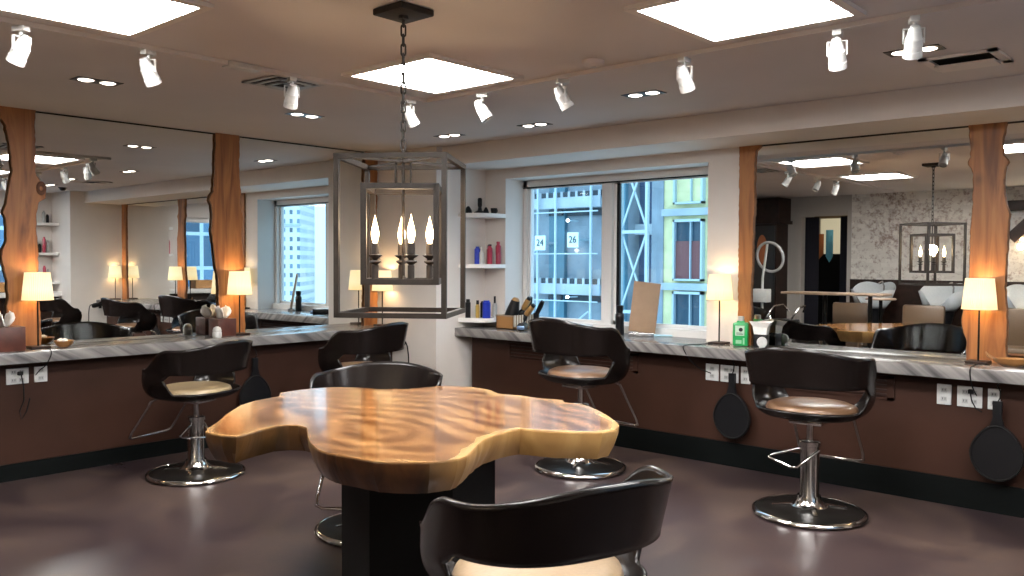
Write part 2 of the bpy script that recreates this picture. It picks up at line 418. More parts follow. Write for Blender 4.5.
# window wall with one wide opening
WX0, WX1, WZ0, WZ1, WD = -5.142, -3.142, CB, 2.135, 0.262
w = MB()
w.box(XM, WX0, W, W + 0.30, 0, H); w.box(WX1, 1.5, W, W + 0.30, 0, H)
w.box(WX0, WX1, W, W + 0.30, WZ1, H); w.box(WX0, WX1, W, W + 0.30, 0, WZ0)
structure(w.build('wall_right', wall_paint, smooth=False))
structure(MB().box(XM, XC, YC, W, 0, H).build('wall_corner', wall_paint, smooth=False))
structure(MB().box(0.54, X3, Y3, W, 0, H).build('wall_far_corner', wall_paint, smooth=False))
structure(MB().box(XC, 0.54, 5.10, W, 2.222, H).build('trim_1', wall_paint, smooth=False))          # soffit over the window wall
# back wall: plain part with the doorway, brick part
YB = -1.1
w = MB()
w.box(XM, -5.33, YB - 0.2, YB, 0, H); w.box(-5.33, -4.66, YB - 0.2, YB, 2.10, H); w.box(-4.66, -4.60, YB - 0.2, YB, 0, H)
structure(w.build('wall_back', grey_wall, smooth=False))
structure(MB().box(-4.60, 1.5, YB - 0.2, YB, 0, H).build('wall_brick', brick_mat, smooth=False))
structure(MB().box(-4.60, 1.2, YB, YB + 0.03, 0, 1.18).build('trim_2', wood_dark, smooth=False))     # dark wainscot
w = MB()
w.box(-5.40, -5.33, YB, YB + 0.02, 0, 2.16).box(-5.33, -4.66, YB, YB + 0.02, 2.09, 2.16)
structure(w.build('trim_3', grey_wall, smooth=False))
# wall facing the mirrors with its own window
w = MB()
w.box(X3, X3 + 0.3, YB, 2.3, 0, H); w.box(X3, X3 + 0.3, 4.42, 6.1, 0, H)
w.box(X3, X3 + 0.3, 2.3, 4.42, 2.12, H); w.box(X3, X3 + 0.3, 2.3, 4.42, 0, 0.9)
structure(w.build('wall_opposite', wall_paint, smooth=False))
# room beyond the doorway
w = MB()
w.box(-5.9, -4.1, -2.55, -2.5, 0, H).box(-5.9, -5.85, -2.5, -1.3, 0, H).box(-4.15, -4.1, -2.5, -1.3, 0, H).box(-5.9, -4.1, -2.55, -1.3, H, H + 0.05).box(-5.9, -4.1, -2.55, -1.3, -0.05, 0)
structure(w.build('wall_passage', grey_wall, smooth=False))

# window 1: casing, sashes, glass
YF = W + WD
win = structure(MB().box(WX0, WX1, YF - 0.02, YF + 0.08, WZ1 - 0.06, WZ1).box(WX0, WX0 + 0.04, YF - 0.02, YF + 0.08, CT, WZ1)
    .box(WX1 - 0.04, WX1, YF - 0.02, YF + 0.08, CT, WZ1).box(WX0, WX1, YF - 0.06, YF + 0.08, CT, CT + 0.06)
    .box(-4.255, -4.172, YF - 0.015, YF + 0.06, CT, WZ1).build('window_1', white_paint, smooth=False))
for (a, b, yy) in ((WX0 + 0.04, -4.255, YF + 0.0), (-4.172, WX1 - 0.04, YF + 0.02)):
    s = MB(); t = 0.028
    s.box(a, a + t, yy, yy + 0.03, CT + 0.06, WZ1 - 0.06).box(b - t, b, yy, yy + 0.03, CT + 0.06, WZ1 - 0.06)
    s.box(a, b, yy, yy + 0.03, CT + 0.06, CT + 0.06 + t).box(a, b, yy, yy + 0.03, WZ1 - 0.078, WZ1 - 0.06)
    s.build('sash', white_paint, win, smooth=False)
    MB().box(a, b, yy + 0.012, yy + 0.018, CT + 0.07, WZ1 - 0.065).build('pane', glass, win, smooth=False)
MB().box(-4.144, -4.115, YF + 0.02, YF + 0.045, CT + 0.06, WZ1 - 0.06).build('sash_seal', black_plastic, win, smooth=False)
MB().box(WX0, WX1, YF - 0.03, YF - 0.012, WZ1 - 0.072, WZ1 - 0.062).build('blind_rail', black_plastic, win, smooth=False)
# window 2, on the opposite wall
w2 = MB().box(X3 + 0.1, X3 + 0.2, 2.3, 4.42, 0.9, 0.96).box(X3 + 0.1, X3 + 0.2, 2.3, 4.42, 2.04, 2.12)
for y in (2.3, 3.30, 4.36): w2.box(X3 + 0.1, X3 + 0.2, y, y + 0.06, 0.9, 2.12)
w2 = structure(w2.build('window_2', white_paint, smooth=False))
for a, b in ((2.36, 3.30), (3.36, 4.36)):
    MB().box(X3 + 0.145, X3 + 0.151, a, b, 0.96, 2.04).build('pane', glass, w2, smooth=False)

structure(MB().box(WX0 + 0.001, WX1 - 0.001, W + 0.001, YF + 0.03, CB + 0.001, CT).build('trim_4', marble, smooth=False))   # sill inside the opening
# baseboards / kick strips
structure(MB().box(-5.965, -5.955, -0.3, YC, 0, 0.108).build('baseboard_left', kick_black, smooth=False))
structure(MB().box(-5.32, 0.54, 5.386, 5.396, 0, 0.164).build('baseboard_right', kick_black, smooth=False))

# ================================================================== COUNTERS
c = tag(MB().box(XM, -5.83, -0.3, YC, CB, CT, bevel=0.004).build('countertop', marble), 'long striped marble styling counter running along the mirrored wall', 'countertop')
c = tag(MB().box(-5.389, 0.54, 5.2494, W, CB, CT, bevel=0.004).build('countertop', marble), 'striped marble styling counter running under the window with the scaffold view', 'countertop')
tag(MB().box(XM, -5.965, -0.3, YC, 0, CB).build('counter_front', panel_brown, smooth=False), 'brown panel closing the space under the long mirror-wall marble counter', 'counter panel')
cf = tag(MB().box(-5.32, 0.54, 5.396, W, 0, CB).build('counter_front', panel_brown, smooth=False), 'brown panel with louvred grilles under the marble window counter', 'counter panel')
for x0, x1 in ((-4.87, -3.575), (-2.45, -1.735)):
    g = MB().box(x0, x1, 5.384, 5.396, 0.575, 0.59).box(x0, x1, 5.384, 5.396, 0.705, 0.72).box(x0, x0 + 0.015, 5.384, 5.396, 0.575, 0.72).box(x1 - 0.04, x1, 5.384, 5.396, 0.575, 0.72)
    g = g.build('vent_grille', panel_brown, cf, smooth=False)
    for k in range(4):
        z = 0.598 + k * 0.028
        MB().box(x0 + 0.012, x1 - 0.03, 5.386, 5.394, z, z + 0.012).build('slat', wood_dark, g, smooth=False)
# counter on the opposite wall (seen in the mirrors)
tag(MB().box(0.86, X3 - 0.002, 1.6, Y3, 0.87, 0.94, bevel=0.004).build('countertop', white_paint), 'pale window-sill counter below the mirrored glass tower view', 'countertop')
tag(MB().box(0.98, X3 - 0.002, 1.6, Y3, 0, 0.87).build('counter_front', wood_dark, smooth=False), 'dark panel under the pale sill counter seen in the mirrors', 'counter panel')

# ================================================================== MIRRORS
def mirror(name, a, label):
    x0, x1, y0, y1, z0, z1 = a
    o = MB().box(*a).build(name, mirror_mat, smooth=False)
    return tag(o, label, 'mirror', None)
EPS = 0.003
LM = [(0.5, 2.04, 'wall mirror before the knotted slab nearest the camera'), (2.04, 3.53, 'wall mirror between the knotted slab and the wavy-edged slab'), (3.53, YC, 'wall mirror between the wavy-edged slab and the corner wall, reflecting the stone tower')]
for a, b, lab in LM:
    t = mirror('wall_mirror', (XM - 0.006, XM, a + EPS, b - EPS, CT, H - 0.006), lab)
    MB().box(XM - 0.006, XM + 0.004, a + EPS, b - EPS, H - 0.012, H - 0.002).build('top_channel', bronze, t, smooth=False)
for a, b, lab in ((-2.83, -1.30, 'wall mirror reflecting the brick wall, between two tall slabs beside the window'), (-1.30, 0.54, 'wall mirror reflecting the brick wall, past the slab with the bowl')):
    t = mirror('wall_mirror', (a + EPS, b - EPS, W - 0.006, W, CT, 2.222), lab)
    MB().box(a + EPS, b - EPS, W - 0.010, W + 0.0, 2.212, 2.222).build('top_channel', bronze, t, smooth=False)

# ================================================================== LIVE EDGE SLABS
S1 = [(2.383,1.909,2.133),(2.308,1.919,2.126),(2.26,1.947,2.125),(2.197,1.957,2.127),(2.135,1.968,2.128),(2.084,1.975,2.127),(2.039,1.977,2.126),(1.982,1.982,2.125),(1.956,1.979,2.137),(1.917,1.969,2.161),(1.891,1.963,2.185),(1.852,1.956,2.193),(1.807,1.952,2.186),(1.781,1.949,2.146),(1.736,1.936,2.136),(1.704,1.927,2.129),(1.666,1.941,2.128),(1.589,1.945,2.13),(1.525,1.944,2.134),(1.46,1.919,2.136),(1.409,1.912,2.138),(1.351,1.928,2.137),(1.268,1.944,2.135),(1.171,1.948,2.139),(1.075,1.94,2.144),(0.979,1.927,2.148),(0.823,1.918,2.151)]
S2 = [(2.383,3.41,3.614),(2.284,3.404,3.617),(2.192,3.399,3.611),(2.077,3.397,3.613),(2.001,3.391,3.616),(1.932,3.386,3.628),(1.9,3.365,3.619),(1.861,3.356,3.614),(1.824,3.372,3.618),(1.771,3.375,3.635),(1.733,3.379,3.647),(1.687,3.374,3.638),(1.625,3.369,3.628),(1.557,3.376,3.631),(1.503,3.387,3.639),(1.426,3.394,3.647),(1.349,3.401,3.65),(1.295,3.417,3.653),(1.195,3.424,3.652),(1.079,3.426,3.654),(0.963,3.429,3.657),(0.823,3.427,3.659)]
S3 = [(2.383,4.856,5.005),(2.137,4.842,4.996),(1.959,4.846,5.0),(1.781,4.838,4.986),(1.603,4.847,4.995),(1.424,4.839,4.993),(1.246,4.848,5.003),(1.066,4.846,5.0),(0.823,4.838,4.998)]
SA = [(2.222,-2.892,-2.715),(2.205,-2.89,-2.733),(2.182,-2.888,-2.755),(2.14,-2.888,-2.763),(2.007,-2.887,-2.766),(1.831,-2.887,-2.762),(1.654,-2.886,-2.768),(1.513,-2.886,-2.772),(1.372,-2.885,-2.771),(1.265,-2.885,-2.778),(1.159,-2.884,-2.781),(1.053,-2.884,-2.777),(0.946,-2.884,-2.773),(0.823,-2.887,-2.769)]
SB = [(2.222,-1.416,-1.206),(2.19,-1.41,-1.213),(2.136,-1.404,-1.223),(2.077,-1.4,-1.227),(2.036,-1.4,-1.221),(2.008,-1.414,-1.203),(1.99,-1.412,-1.195),(1.965,-1.397,-1.205),(1.929,-1.385,-1.214),(1.87,-1.381,-1.216),(1.812,-1.382,-1.211),(1.753,-1.383,-1.203),(1.712,-1.386,-1.187),(1.689,-1.389,-1.179),(1.653,-1.391,-1.184),(1.588,-1.393,-1.188),(1.488,-1.392,-1.19),(1.388,-1.393,-1.194),(1.311,-1.395,-1.198),(1.222,-1.405,-1.195),(1.144,-1.421,-1.189),(1.09,-1.429,-1.186),(1.03,-1.429,-1.182),(0.989,-1.419,-1.182),(0.96,-1.402,-1.187),(0.895,-1.399,-1.186),(0.823,-1.401,-1.175)]
SC = [(2.222,0.36,0.50),(2.0,0.37,0.505),(1.8,0.365,0.51),(1.6,0.37,0.50),(1.4,0.36,0.505),(1.2,0.365,0.51),(1.0,0.35,0.51),(0.823,0.35,0.515)]
def slab(rows, axis, face, label, th=0.018, jitter=0.003):
    """Board standing on the counter: rows (z, a, b); wavy edges; front face at `face`, bark on the edges."""
    rng = random.Random(len(rows)); R = []
    for (z0, a0, b0), (z1, a1, b1) in zip(rows, rows[1:]):
        n = max(1, int(abs(z0 - z1) / 0.02))
        for k in range(n):
            t = k / n; t2 = t * t * (3 - 2 * t)
            j = jitter if R else 0
            R.append((z0 + (z1 - z0) * t, a0 + (a1 - a0) * t2 + rng.uniform(-j, j), b0 + (b1 - b0) * t2 + rng.uniform(-j, j)))
    R.append(rows[-1])
    bv = 0.006
    def P(z, s, d): return (face + d * (1 if axis == 'y' else -1) * -1, s, z) if axis == 'x' else (s, face + d, z)
    def pt(z, s, d):
        # d: depth behind the front face (0 = front)
        return (face - d, s, z) if axis == 'x' else (s, face + d, z)
    m = MB(); bm = m.bm; cols = []
    for z, a, b in R:
        cols.append([bm.verts.new(pt(z, s, d)) for s, d in ((a + 0.004, th), (a, bv), (a + bv, 0), ((a + b) / 2, 0), (b - bv, 0), (b, bv), (b - 0.004, th))])
    for r0, r1 in zip(cols, cols[1:]):
        for k in range(6):
            f = bm.faces.new((r0[k], r0[k + 1], r1[k + 1], r1[k]))
            f.material_index = 1 if k in (1, 4) else 0
        f = bm.faces.new((r0[6], r0[0], r1[0], r1[6]))
    bm.faces.new(cols[0]); bm.faces.new(cols[-1])
    o = m.build('live_edge_slab', slab_wood, mats=[slab_wood, bark], angle=30)
    return tag(o, label, 'wood slab')
s1 = slab(S1, 'x', -6.130, 'tall orange wood slab with a big burl knot on one edge, against the mirrors')
kn = MB().lathe([(0.0, -0.006), (0.010, -0.002), (0.014, 0.004), (0.022, 0.007), (0.030, 0.003), (0.034, -0.006)], seg=22, sx=1.45)
kn.move(Matrix.Translation((-6.128, 2.158, 1.872)) @ Matrix.Rotation(radians(90), 4, 'Y')).build('burl_knot', plain('knot_wood', (0.10, 0.034, 0.011), 0.5, bscale=40, var=0.4), s1)
slab(S2, 'x', -6.130, 'tall orange wood slab with scalloped bark edges, on the mirror-wall counter by a tissue box')
slab(S3, 'x', -6.130, 'tall wood slab seen through the hanging lantern, by the corner wall')
slab(SA, 'y', 5.610, 'narrow tall wood slab beside the window, behind the green bottle')
slab(SB, 'y', 5.610, 'wide tall wood slab with waisted edges behind a lit lamp and wooden bowl')
slab(SC, 'y', 5.610, 'slim wood slab seen only in the mirror, at the end of the window counter')

# ================================================================== CHAIRS
def chair_shell():
    """Bent plywood: a band round the back running into two side panels that curl under the seat."""
    m = MB(); bm = m.bm
    A, B = 0.318, 0.285
    PH = radians(128); NC, NR = 72, 14
    def sm(t): t = max(0, min(1, t)); return t * t * (3 - 2 * t)
    def plan(ph, k):
        s, c = sin(ph), cos(ph)
        n = 2.5 if c > 0 else 3.4
        r = 1.0 / ((abs(s)) ** n + (abs(c)) ** n) ** (1 / n)
        return (A * k * r * s, -B * k * r * c if c > 0 else -0.222 * k * r * c)
    def k_of(z):   # horizontal shrink with height: sides curl in under the seat
        t = max(0.0, (0.70 - z) / 0.145)
        flare = 1.0 + 0.10 * max(0, z - 0.75) / 0.2
        return (0.62 + 0.38 * sqrt(max(0.0, 1 - min(1, t) ** 2.2))) * flare
    NC = 120; JO = 83.0                        # the opening between band and bucket closes at JO degrees
    def ring(deg):
        ph = radians(deg); d = abs(deg)
        zt = 0.955 - 0.048 * sm((d - 6) / 60) - 0.135 * sm((d - 76) / 44) - 0.055 * sm((d - 122) / 16)
        zb = 0.738 - 0.038 * sm((d - 72) / (JO - 72))
        zr = 0.602 + 0.098 * sm((d - 70) / (JO - 70)) - 0.118 * sm((d - 137) / 12)
        return ph, d, zt, zb, zr
    def vert(ph, z):
        x, y = plan(ph, k_of(z)); return bm.verts.new((x, y + 0.05 * (0.8 - z), z))
    up, lo = [], []
    for i in range(NC):
        deg = -180 + 360 * i / NC
        ph, d, zt, zb, zr = ring(deg)
        up.append([vert(ph, zt + (zb - zt) * j / 10) for j in range(11)] if d <= 138.1 else None)
        row = [vert(ph, zr + (0.560 - zr) * (j / 8)) for j in range(9)]
        x, y = plan(ph, k_of(0.560)); y0 = 0.012
        row += [bm.verts.new((x * f, y0 + (y + 0.012 - y0) * f, 0.560 - 0.014 * (1 - f * f))) for f in (0.75, 0.45, 0.15)]
        lo.append(row)
    for i in range(NC):
        k = (i + 1) % NC
        if up[i] and up[k]:
            for j in range(10): bm.faces.new((up[i][j], up[i][j + 1], up[k][j + 1], up[k][j]))
        for j in range(11): bm.faces.new((lo[i][j], lo[i][j + 1], lo[k][j + 1], lo[k][j]))
    bm.faces.new([r[-1] for r in lo])
    bmesh.ops.remove_doubles(bm, verts=bm.verts[:], dist=0.0008)
    return m

def make_chair(label, cushion):
    t = thing('salon_chair', label, 'chair')
    sh = chair_shell().build('shell', espresso, t, angle=60)
    md = sh.modifiers.new('ply', 'SOLIDIFY'); md.thickness = 0.014; md.offset = 0
    MB().lathe([(0, 0.560), (0.20, 0.560), (0.238, 0.572), (0.248, 0.592), (0.240, 0.612), (0.20, 0.628), (0.10, 0.632), (0, 0.632)], seg=36, sx=1.0, sy=0.92, c=(0, 0.015, 0)).build('seat_cushion', cushion, t, angle=80)
    MB().box(-0.09, 0.09, -0.09, 0.09, 0.515, 0.540, bevel=0.004).build('seat_plate', steel, t)
    MB().lathe([(0, 0.40), (0.020, 0.40), (0.020, 0.52), (0, 0.52)], seg=14).build('gas_rod', chrome, t)
    pc = MB().lathe([(0, 0.06), (0.062, 0.06), (0.060, 0.10), (0.052, 0.115), (0.052, 0.385), (0.060, 0.388), (0.060, 0.41), (0.05, 0.416), (0, 0.416)], seg=28).build('pump_column', steel, t)
    b = MB().lathe([(0, 0.002), (0.300, 0.002), (0.308, 0.008), (0.308, 0.020), (0.300, 0.026)], seg=56).lathe([(0.300, 0.026), (0.265, 0.036), (0.18, 0.046), (0.10, 0.052), (0, 0.052)], seg=56).build('base_plate', black_metal, t)
    MB().lathe([(0.306, 0.006), (0.3115, 0.012), (0.309, 0.022), (0.302, 0.029), (0.290, 0.0325), (0.288, 0.030)], seg=56).build('chrome_rim', chrome, b)
    c2 = MB().lathe([(0.105, 0.050), (0.085, 0.060), (0.070, 0.085), (0.064, 0.11)], seg=28)
    for k in range(4):
        a = k * pi / 2 + 0.5
        c2.bar((0.09 * cos(a), 0.09 * sin(a), 0.058), (0.20 * cos(a), 0.20 * sin(a), 0.046), 0.022, 0.008)
    c2.build('collar', chrome, b)
    fr = [(-0.17, 0.14, 0.555), (-0.175, 0.20, 0.53), (-0.185, 0.36, 0.30), (-0.18, 0.385, 0.262), (-0.15, 0.395, 0.25), (0.15, 0.395, 0.25), (0.18, 0.385, 0.262), (0.185, 0.36, 0.30), (0.175, 0.20, 0.53), (0.17, 0.14, 0.555)]
    MB().tube(fr, 0.0095, 10).build('footrest', chrome, t)
    lv = [(-0.055, -0.01, 0.365), (-0.20, -0.055, 0.315), (-0.205, -0.075, 0.305), (-0.05, -0.155, 0.285), (-0.02, -0.15, 0.288), (0.055, -0.012, 0.365)]
    MB().tube(lv, 0.007, 8).build('pump_lever', chrome, t)
    return t

CG = 'dark plywood hydraulic styling chairs'
ch = make_chair('dark plywood styling chair with tan seat facing the mirror behind the green bottle', leather_tan)
ch.location = (-1.943, 4.654, 0); ch.rotation_euler = (0, 0, radians(4))
CHAIR = ch
def chair(loc, rz, label):
    return dup(CHAIR, loc, rz, label)
def recush(c, mat):
    for k in c.children:
        if k.name.startswith('seat_cushion'):
            k.data = k.data.copy(); k.data.materials[0] = mat
chair((-3.516, 4.615, 0), radians(-6), 'dark plywood styling chair pulled up to the window counter by the wicker basket').scale = (1, 1, 1.085)
l1 = chair((-5.264, 2.776, 0), radians(110), 'dark plywood styling chair with cream seat facing the mirror beside the scalloped slab'); l1.scale = (1, 1, 0.935); recush(l1, leather_cream)
chair((-5.13, 4.02, 0), radians(106), 'dark plywood styling chair by the corner wall, under the hanging lantern')
t1 = chair((-3.50, 2.83, 0.0), radians(216), 'dark plywood styling chair standing behind the wooden table, its arched back above the tabletop')
fg = chair((-1.53, 1.83, 0), radians(73), 'large dark plywood styling chair in the foreground, seen from behind'); fg.scale = (1, 1, 0.89); recush(fg, plain('leather_sand', (0.20, 0.135, 0.075), 0.45, bump=0.1, bscale=90))
chair((-0.30, 4.45, 0), radians(10), 'dark plywood styling chair seen only in the mirrors, near the end slab')

t1.scale = (1, 1, 0.885)
# ================================================================== TABLE
TOP = [(-2.966, 1.602), (-3.035, 1.656), (-3.09, 1.714), (-3.256, 1.859), (-3.403, 2.008), (-3.461, 2.118), (-3.48, 2.194), (-3.495, 2.258), (-3.584, 2.321), (-3.596, 2.436), (-3.587, 2.53), (-3.546, 2.609), (-3.449, 2.691), (-3.332, 2.724), (-3.23, 2.831), (-3.209, 2.96), (-3.177, 3.056), (-3.051, 3.093), (-2.925, 3.089), (-2.799, 3.025), (-2.685, 3.06), (-2.573, 3.057), (-2.461, 3.095), (-2.413, 3.042), (-2.352, 3.058), (-2.27, 3.039), (-2.168, 2.974), (-2.059, 2.894), (-1.973, 2.82), (-1.921, 2.767), (-1.881, 2.695), (-1.884, 2.603), (-1.929, 2.564), (-1.973, 2.526), (-2.029, 2.496), (-2.082, 2.472), (-2.155, 2.45), (-2.158, 2.381), (-2.14, 2.274), (-2.11, 2.195), (-2.067, 2.12), (-2.023, 2.056), (-1.975, 1.979), (-1.966, 1.929), (-1.983, 1.883), (-2.001, 1.84), (-2.042, 1.796), (-2.089, 1.753), (-2.14, 1.726), (-2.251, 1.713), (-2.307, 1.703), (-2.358, 1.702), (-2.421, 1.713), (-2.519, 1.755), (-2.606, 1.804), (-2.691, 1.862), (-2.76, 1.904), (-2.826, 1.913), (-2.863, 1.892), (-2.876, 1.856), (-2.86, 1.78), (-2.827, 1.697), (-2.808, 1.635), (-2.863, 1.607)]
TZ, TTH = 0.765, 0.108
TC = Vector((-2.58, 2.32))
def make_table():
    t = thing('live_edge_table', 'organic-shaped glossy wood slab table on a black pedestal in the middle of the room', 'table', (TC.x, TC.y, 0))
    # resample the outline evenly
    P = [Vector(p) - TC for p in TOP]; Q = []
    for a, b in zip(P, P[1:] + P[:1]):
        n = max(1, round((b - a).length / 0.022))
        for k in range(n): Q.append(a + (b - a) * k / n)
    n = len(Q)
    area = sum(Q[i].x * Q[(i + 1) % n].y - Q[(i + 1) % n].x * Q[i].y for i in range(n))
    sgn = 1 if area > 0 else -1
    nrm = []
    for i in range(n):
        d = (Q[(i + 2) % n] - Q[i - 2]).normalized(); nrm.append(Vector((d.y, -d.x)) * sgn)
    rng = random.Random(3)
    wob = [rng.uniform(-1, 1) for _ in range(n)]
    wob = [(wob[i - 2] + wob[i - 1] + wob[i] + wob[(i + 1) % n] + wob[(i + 2) % n]) / 5 for i in range(n)]
    m = MB(); bm = m.bm
    # rings: bottom edge, belly, below the lip, lip, top edge, then insets on the top
    levels = [(-0.034, TZ - TTH), (-0.012, TZ - TTH * 0.62), (0.0, TZ - TTH * 0.28), (0.002, TZ - 0.006), (0.0, TZ)]
    rings = []
    for off, z in levels:
        rings.append([bm.verts.new((*(Q[i] + nrm[i] * (off + 0.010 * wob[i] * (1 - (z - TZ + TTH) / TTH))), z)) for i in range(n)])
    col = {}
    for r in rings:
        for v in r: col[v] = 1.0
    for a, b in zip(rings, rings[1:]):
        for i in range(n):
            f = bm.faces.new((a[i], a[(i + 1) % n], b[(i + 1) % n], b[i])); f.material_index = 1
    bm.faces.new(rings[0][::-1]).material_index = 1
    top = bm.faces.new(rings[-1])
    bmesh.ops.triangulate(bm, faces=[top])
    tris = [f for f in bm.faces if f.material_index == 0]
    # dense top: subdivide the triangulated cap, then colour by distance from the rim
    ed = list({e for f in tris for e in f.edges if all(g.material_index == 0 for g in e.link_faces)})
    for _ in range(3):
        long = [e for e in {e for f in bm.faces if f.material_index == 0 for e in f.edges} if e.calc_length() > 0.06 and all(g.material_index == 0 for g in e.link_faces)]
        if not long: break
        bmesh.ops.subdivide_edges(bm, edges=long, cuts=1)
        bmesh.ops.triangulate(bm, faces=[f for f in bm.faces if f.material_index == 0])
    bm.verts.ensure_lookup_table()
    lay = bm.verts.layers.float.new('rim')
    for v in bm.verts:
        p = Vector((v.co.x, v.co.y)); d = min((p - q).length for q in Q)
        top_rim = max(0.0, 1 - d / 0.065)
        if v.co.z < TZ - 0.001:   # the side: golden at the two ends and inside the bays, dark heartwood at the front bulge
            wx = p.x * 0.744 + p.y * 0.668     # along the photograph's width
            front = max(0.0, 1 - abs(wx + 0.10) / 0.34) if p.y < -0.1 else 0.0
            v[lay] = 1.0 - min(1.0, front * 2.2)
            if wx < -0.40: v[lay] = 0.12
        else:
            wx = p.x * 0.744 + p.y * 0.668
            v[lay] = top_rim * (1.0 if wx > 0.16 else (0.62 if wx < -0.42 else 0.38))
    o = m.build('tabletop', table_mat, t, mats=[table_mat, table_side], angle=18)
    R = 0.30; pc = Vector((-2.50, 2.24)) - TC
    hexa = [(pc.x + R * cos(k * pi / 3 + 0.74), pc.y + R * sin(k * pi / 3 + 0.74)) for k in range(6)]
    MB().prism(hexa, 0, TZ - TTH + 0.002).build('pedestal', black_paint, t, smooth=False)
    return t
make_table()

# ================================================================== LANTERN
LC = Vector((-2.575, 2.226))
def make_lantern():
    t = thing('lantern_chandelier', 'bronze open-frame square lantern with four candle bulbs hanging over the wooden table', 'chandelier', (LC.x, LC.y, 0), 0.619)
    def frame(h, z0, z1, b):
        m = MB(); q = [(-h, -h), (h, -h), (h, h), (-h, h)]
        for x, y in q: m.box(x - b / 2, x + b / 2, y - b / 2, y + b / 2, z0, z1)
        for (x, y), (u, v) in zip(q, q[1:] + q[:1]):
            for z in (z0 + b / 2, z1 - b / 2):
                if x == u: m.box(x - b / 2, x + b / 2, min(y, v), max(y, v), z - b / 2, z + b / 2)
                else: m.box(min(x, u), max(x, u), y - b / 2, y + b / 2, z - b / 2, z + b / 2)
        return m
    h = 0.203
    fo = frame(h, 1.190, 1.800, 0.019).build('outer_frame', bronze, t, smooth=False)
    for s in (-1, 1): MB().bar((-h, -h * s, 1.791 + 0.0005 * s), (h, h * s, 1.791 + 0.0005 * s), 0.012, 0.010).build('cross_bar', bronze, fo, smooth=False)
    hi = 0.136
    fi = frame(hi, 1.312, 1.695, 0.022).move(Matrix.Rotation(0.15, 4, 'Z')).build('inner_frame', bronze, t, smooth=False)
    for s in (-1, 1): MB().bar((-hi, -hi * s, 1.322 + 0.0005 * s), (hi, hi * s, 1.322 + 0.0005 * s), 0.010, 0.008).move(Matrix.Rotation(0.15, 4, 'Z')).build('cross_bar', bronze, fi, smooth=False)
    MB().tube([(0, 0, 1.325), (0, 0, 1.69)], 0.006, 8).lathe([(0, 1.318), (0.012, 1.32), (0.012, 1.335), (0.007, 1.345), (0, 1.345)]).build('centre_rod', bronze, t)
    def link(z0, z1, w, ang, r=0.0036):
        zc, hh = (z0 + z1) / 2, (z1 - z0) / 2 - w
        pts = []
        for k in range(7):
            a = -pi / 2 + pi * k / 6; pts.append((w * cos(a), w * sin(a) * 0 , 0, a))
        P = [(w * cos(pi * k / 6), zc + hh + w * sin(pi * k / 6)) for k in range(7)] + [(-w * cos(pi * k / 6), zc - hh - w * sin(pi * k / 6)) for k in range(7)]
        return [(p * cos(ang), p * sin(ang), z) for p, z in P], r
    c = MB()
    for s in (-1, 1):
        P, r = link(1.688, 1.80, 0.016, 0); P = [(a + s * 0.014, b, z) for a, b, z in P]; c.tube(P, 0.0045, 8, closed=True)
    c.build('hanging_loops', bronze, t)
    c = MB(); z = 1.795; k = 0
    while z < 2.36:
        P, r = link(z, min(z + 0.046, 2.378), 0.0085, 0 if k % 2 else pi / 2); c.tube(P, r, 7, closed=True); z += 0.037; k += 1
    c.build('chain', bronze, t)
    cp = MB().box(-0.085, 0.085, -0.085, 0.085, H - 0.028, H - 0.001, taper=1.0, bevel=0.006).lathe([(0, H - 0.04), (0.02, H - 0.04), (0.02, H - 0.026)])
    cp.move(Matrix.Rotation(-0.619, 4, 'Z')).build('ceiling_canopy', bronze, t)
    for x, y in ((0.0539, -0.0945), (0.0945, 0.0539), (-0.0319, 0.1042), (-0.1042, -0.0319)):
        cd = MB().lathe([(0, 1.318), (0.0135, 1.318), (0.0135, 1.385), (0.010, 1.388), (0.016, 1.393), (0.024, 1.398), (0.022, 1.403), (0.010, 1.406), (0.012, 1.412), (0.028, 1.422), (0.029, 1.425), (0.016, 1.427), (0.0145, 1.47), (0, 1.472)], c=(x, y, 0), seg=14).build('candle_holder', bronze, t)
        bl = [(0.0, 1.470), (0.008, 1.472), (0.010, 1.480), (0.0145, 1.497), (0.0155, 1.510), (0.0125, 1.530), (0.0065, 1.552), (0.0025, 1.570), (0, 1.582)]
        MB().lathe(bl, c=(x, y, 0), seg=14).build('flame_bulb', bulb_glow, cd)
    return t
make_lantern()

# ================================================================== CEILING FIXTURES
def ceiling_panel(x, y, label):
    t = thing('ceiling_light_panel', label, 'ceiling light', (x, y, H), 0, 'square ceiling light panels')
    a = 0.30; b = 0.338
    f = MB().box(-b, b, -b, -a, -0.018, -0.001).box(-b, b, a, b, -0.018, -0.001).box(-b, -a, -a, a, -0.018, -0.001).box(a, b, -a, a, -0.018, -0.001)
    f.build('frame', wall_paint, t, smooth=False)
    MB().box(-a, a, -a, a, -0.007, -0.001).build('diffuser', panel_glow, t, smooth=False)
ceiling_panel(-3.345, 3.095, 'square glowing ceiling light panel directly beyond the lantern chain')
ceiling_panel(-1.57, 3.094, 'square glowing ceiling light panel on the side toward the brick-reflecting mirrors')
ceiling_panel(-3.409, 1.367, 'square glowing ceiling light panel on the side of the long mirror wall')
ceiling_panel(-1.57, 1.367, 'square ceiling light panel overhead, seen only in the mirror past the wide slab')

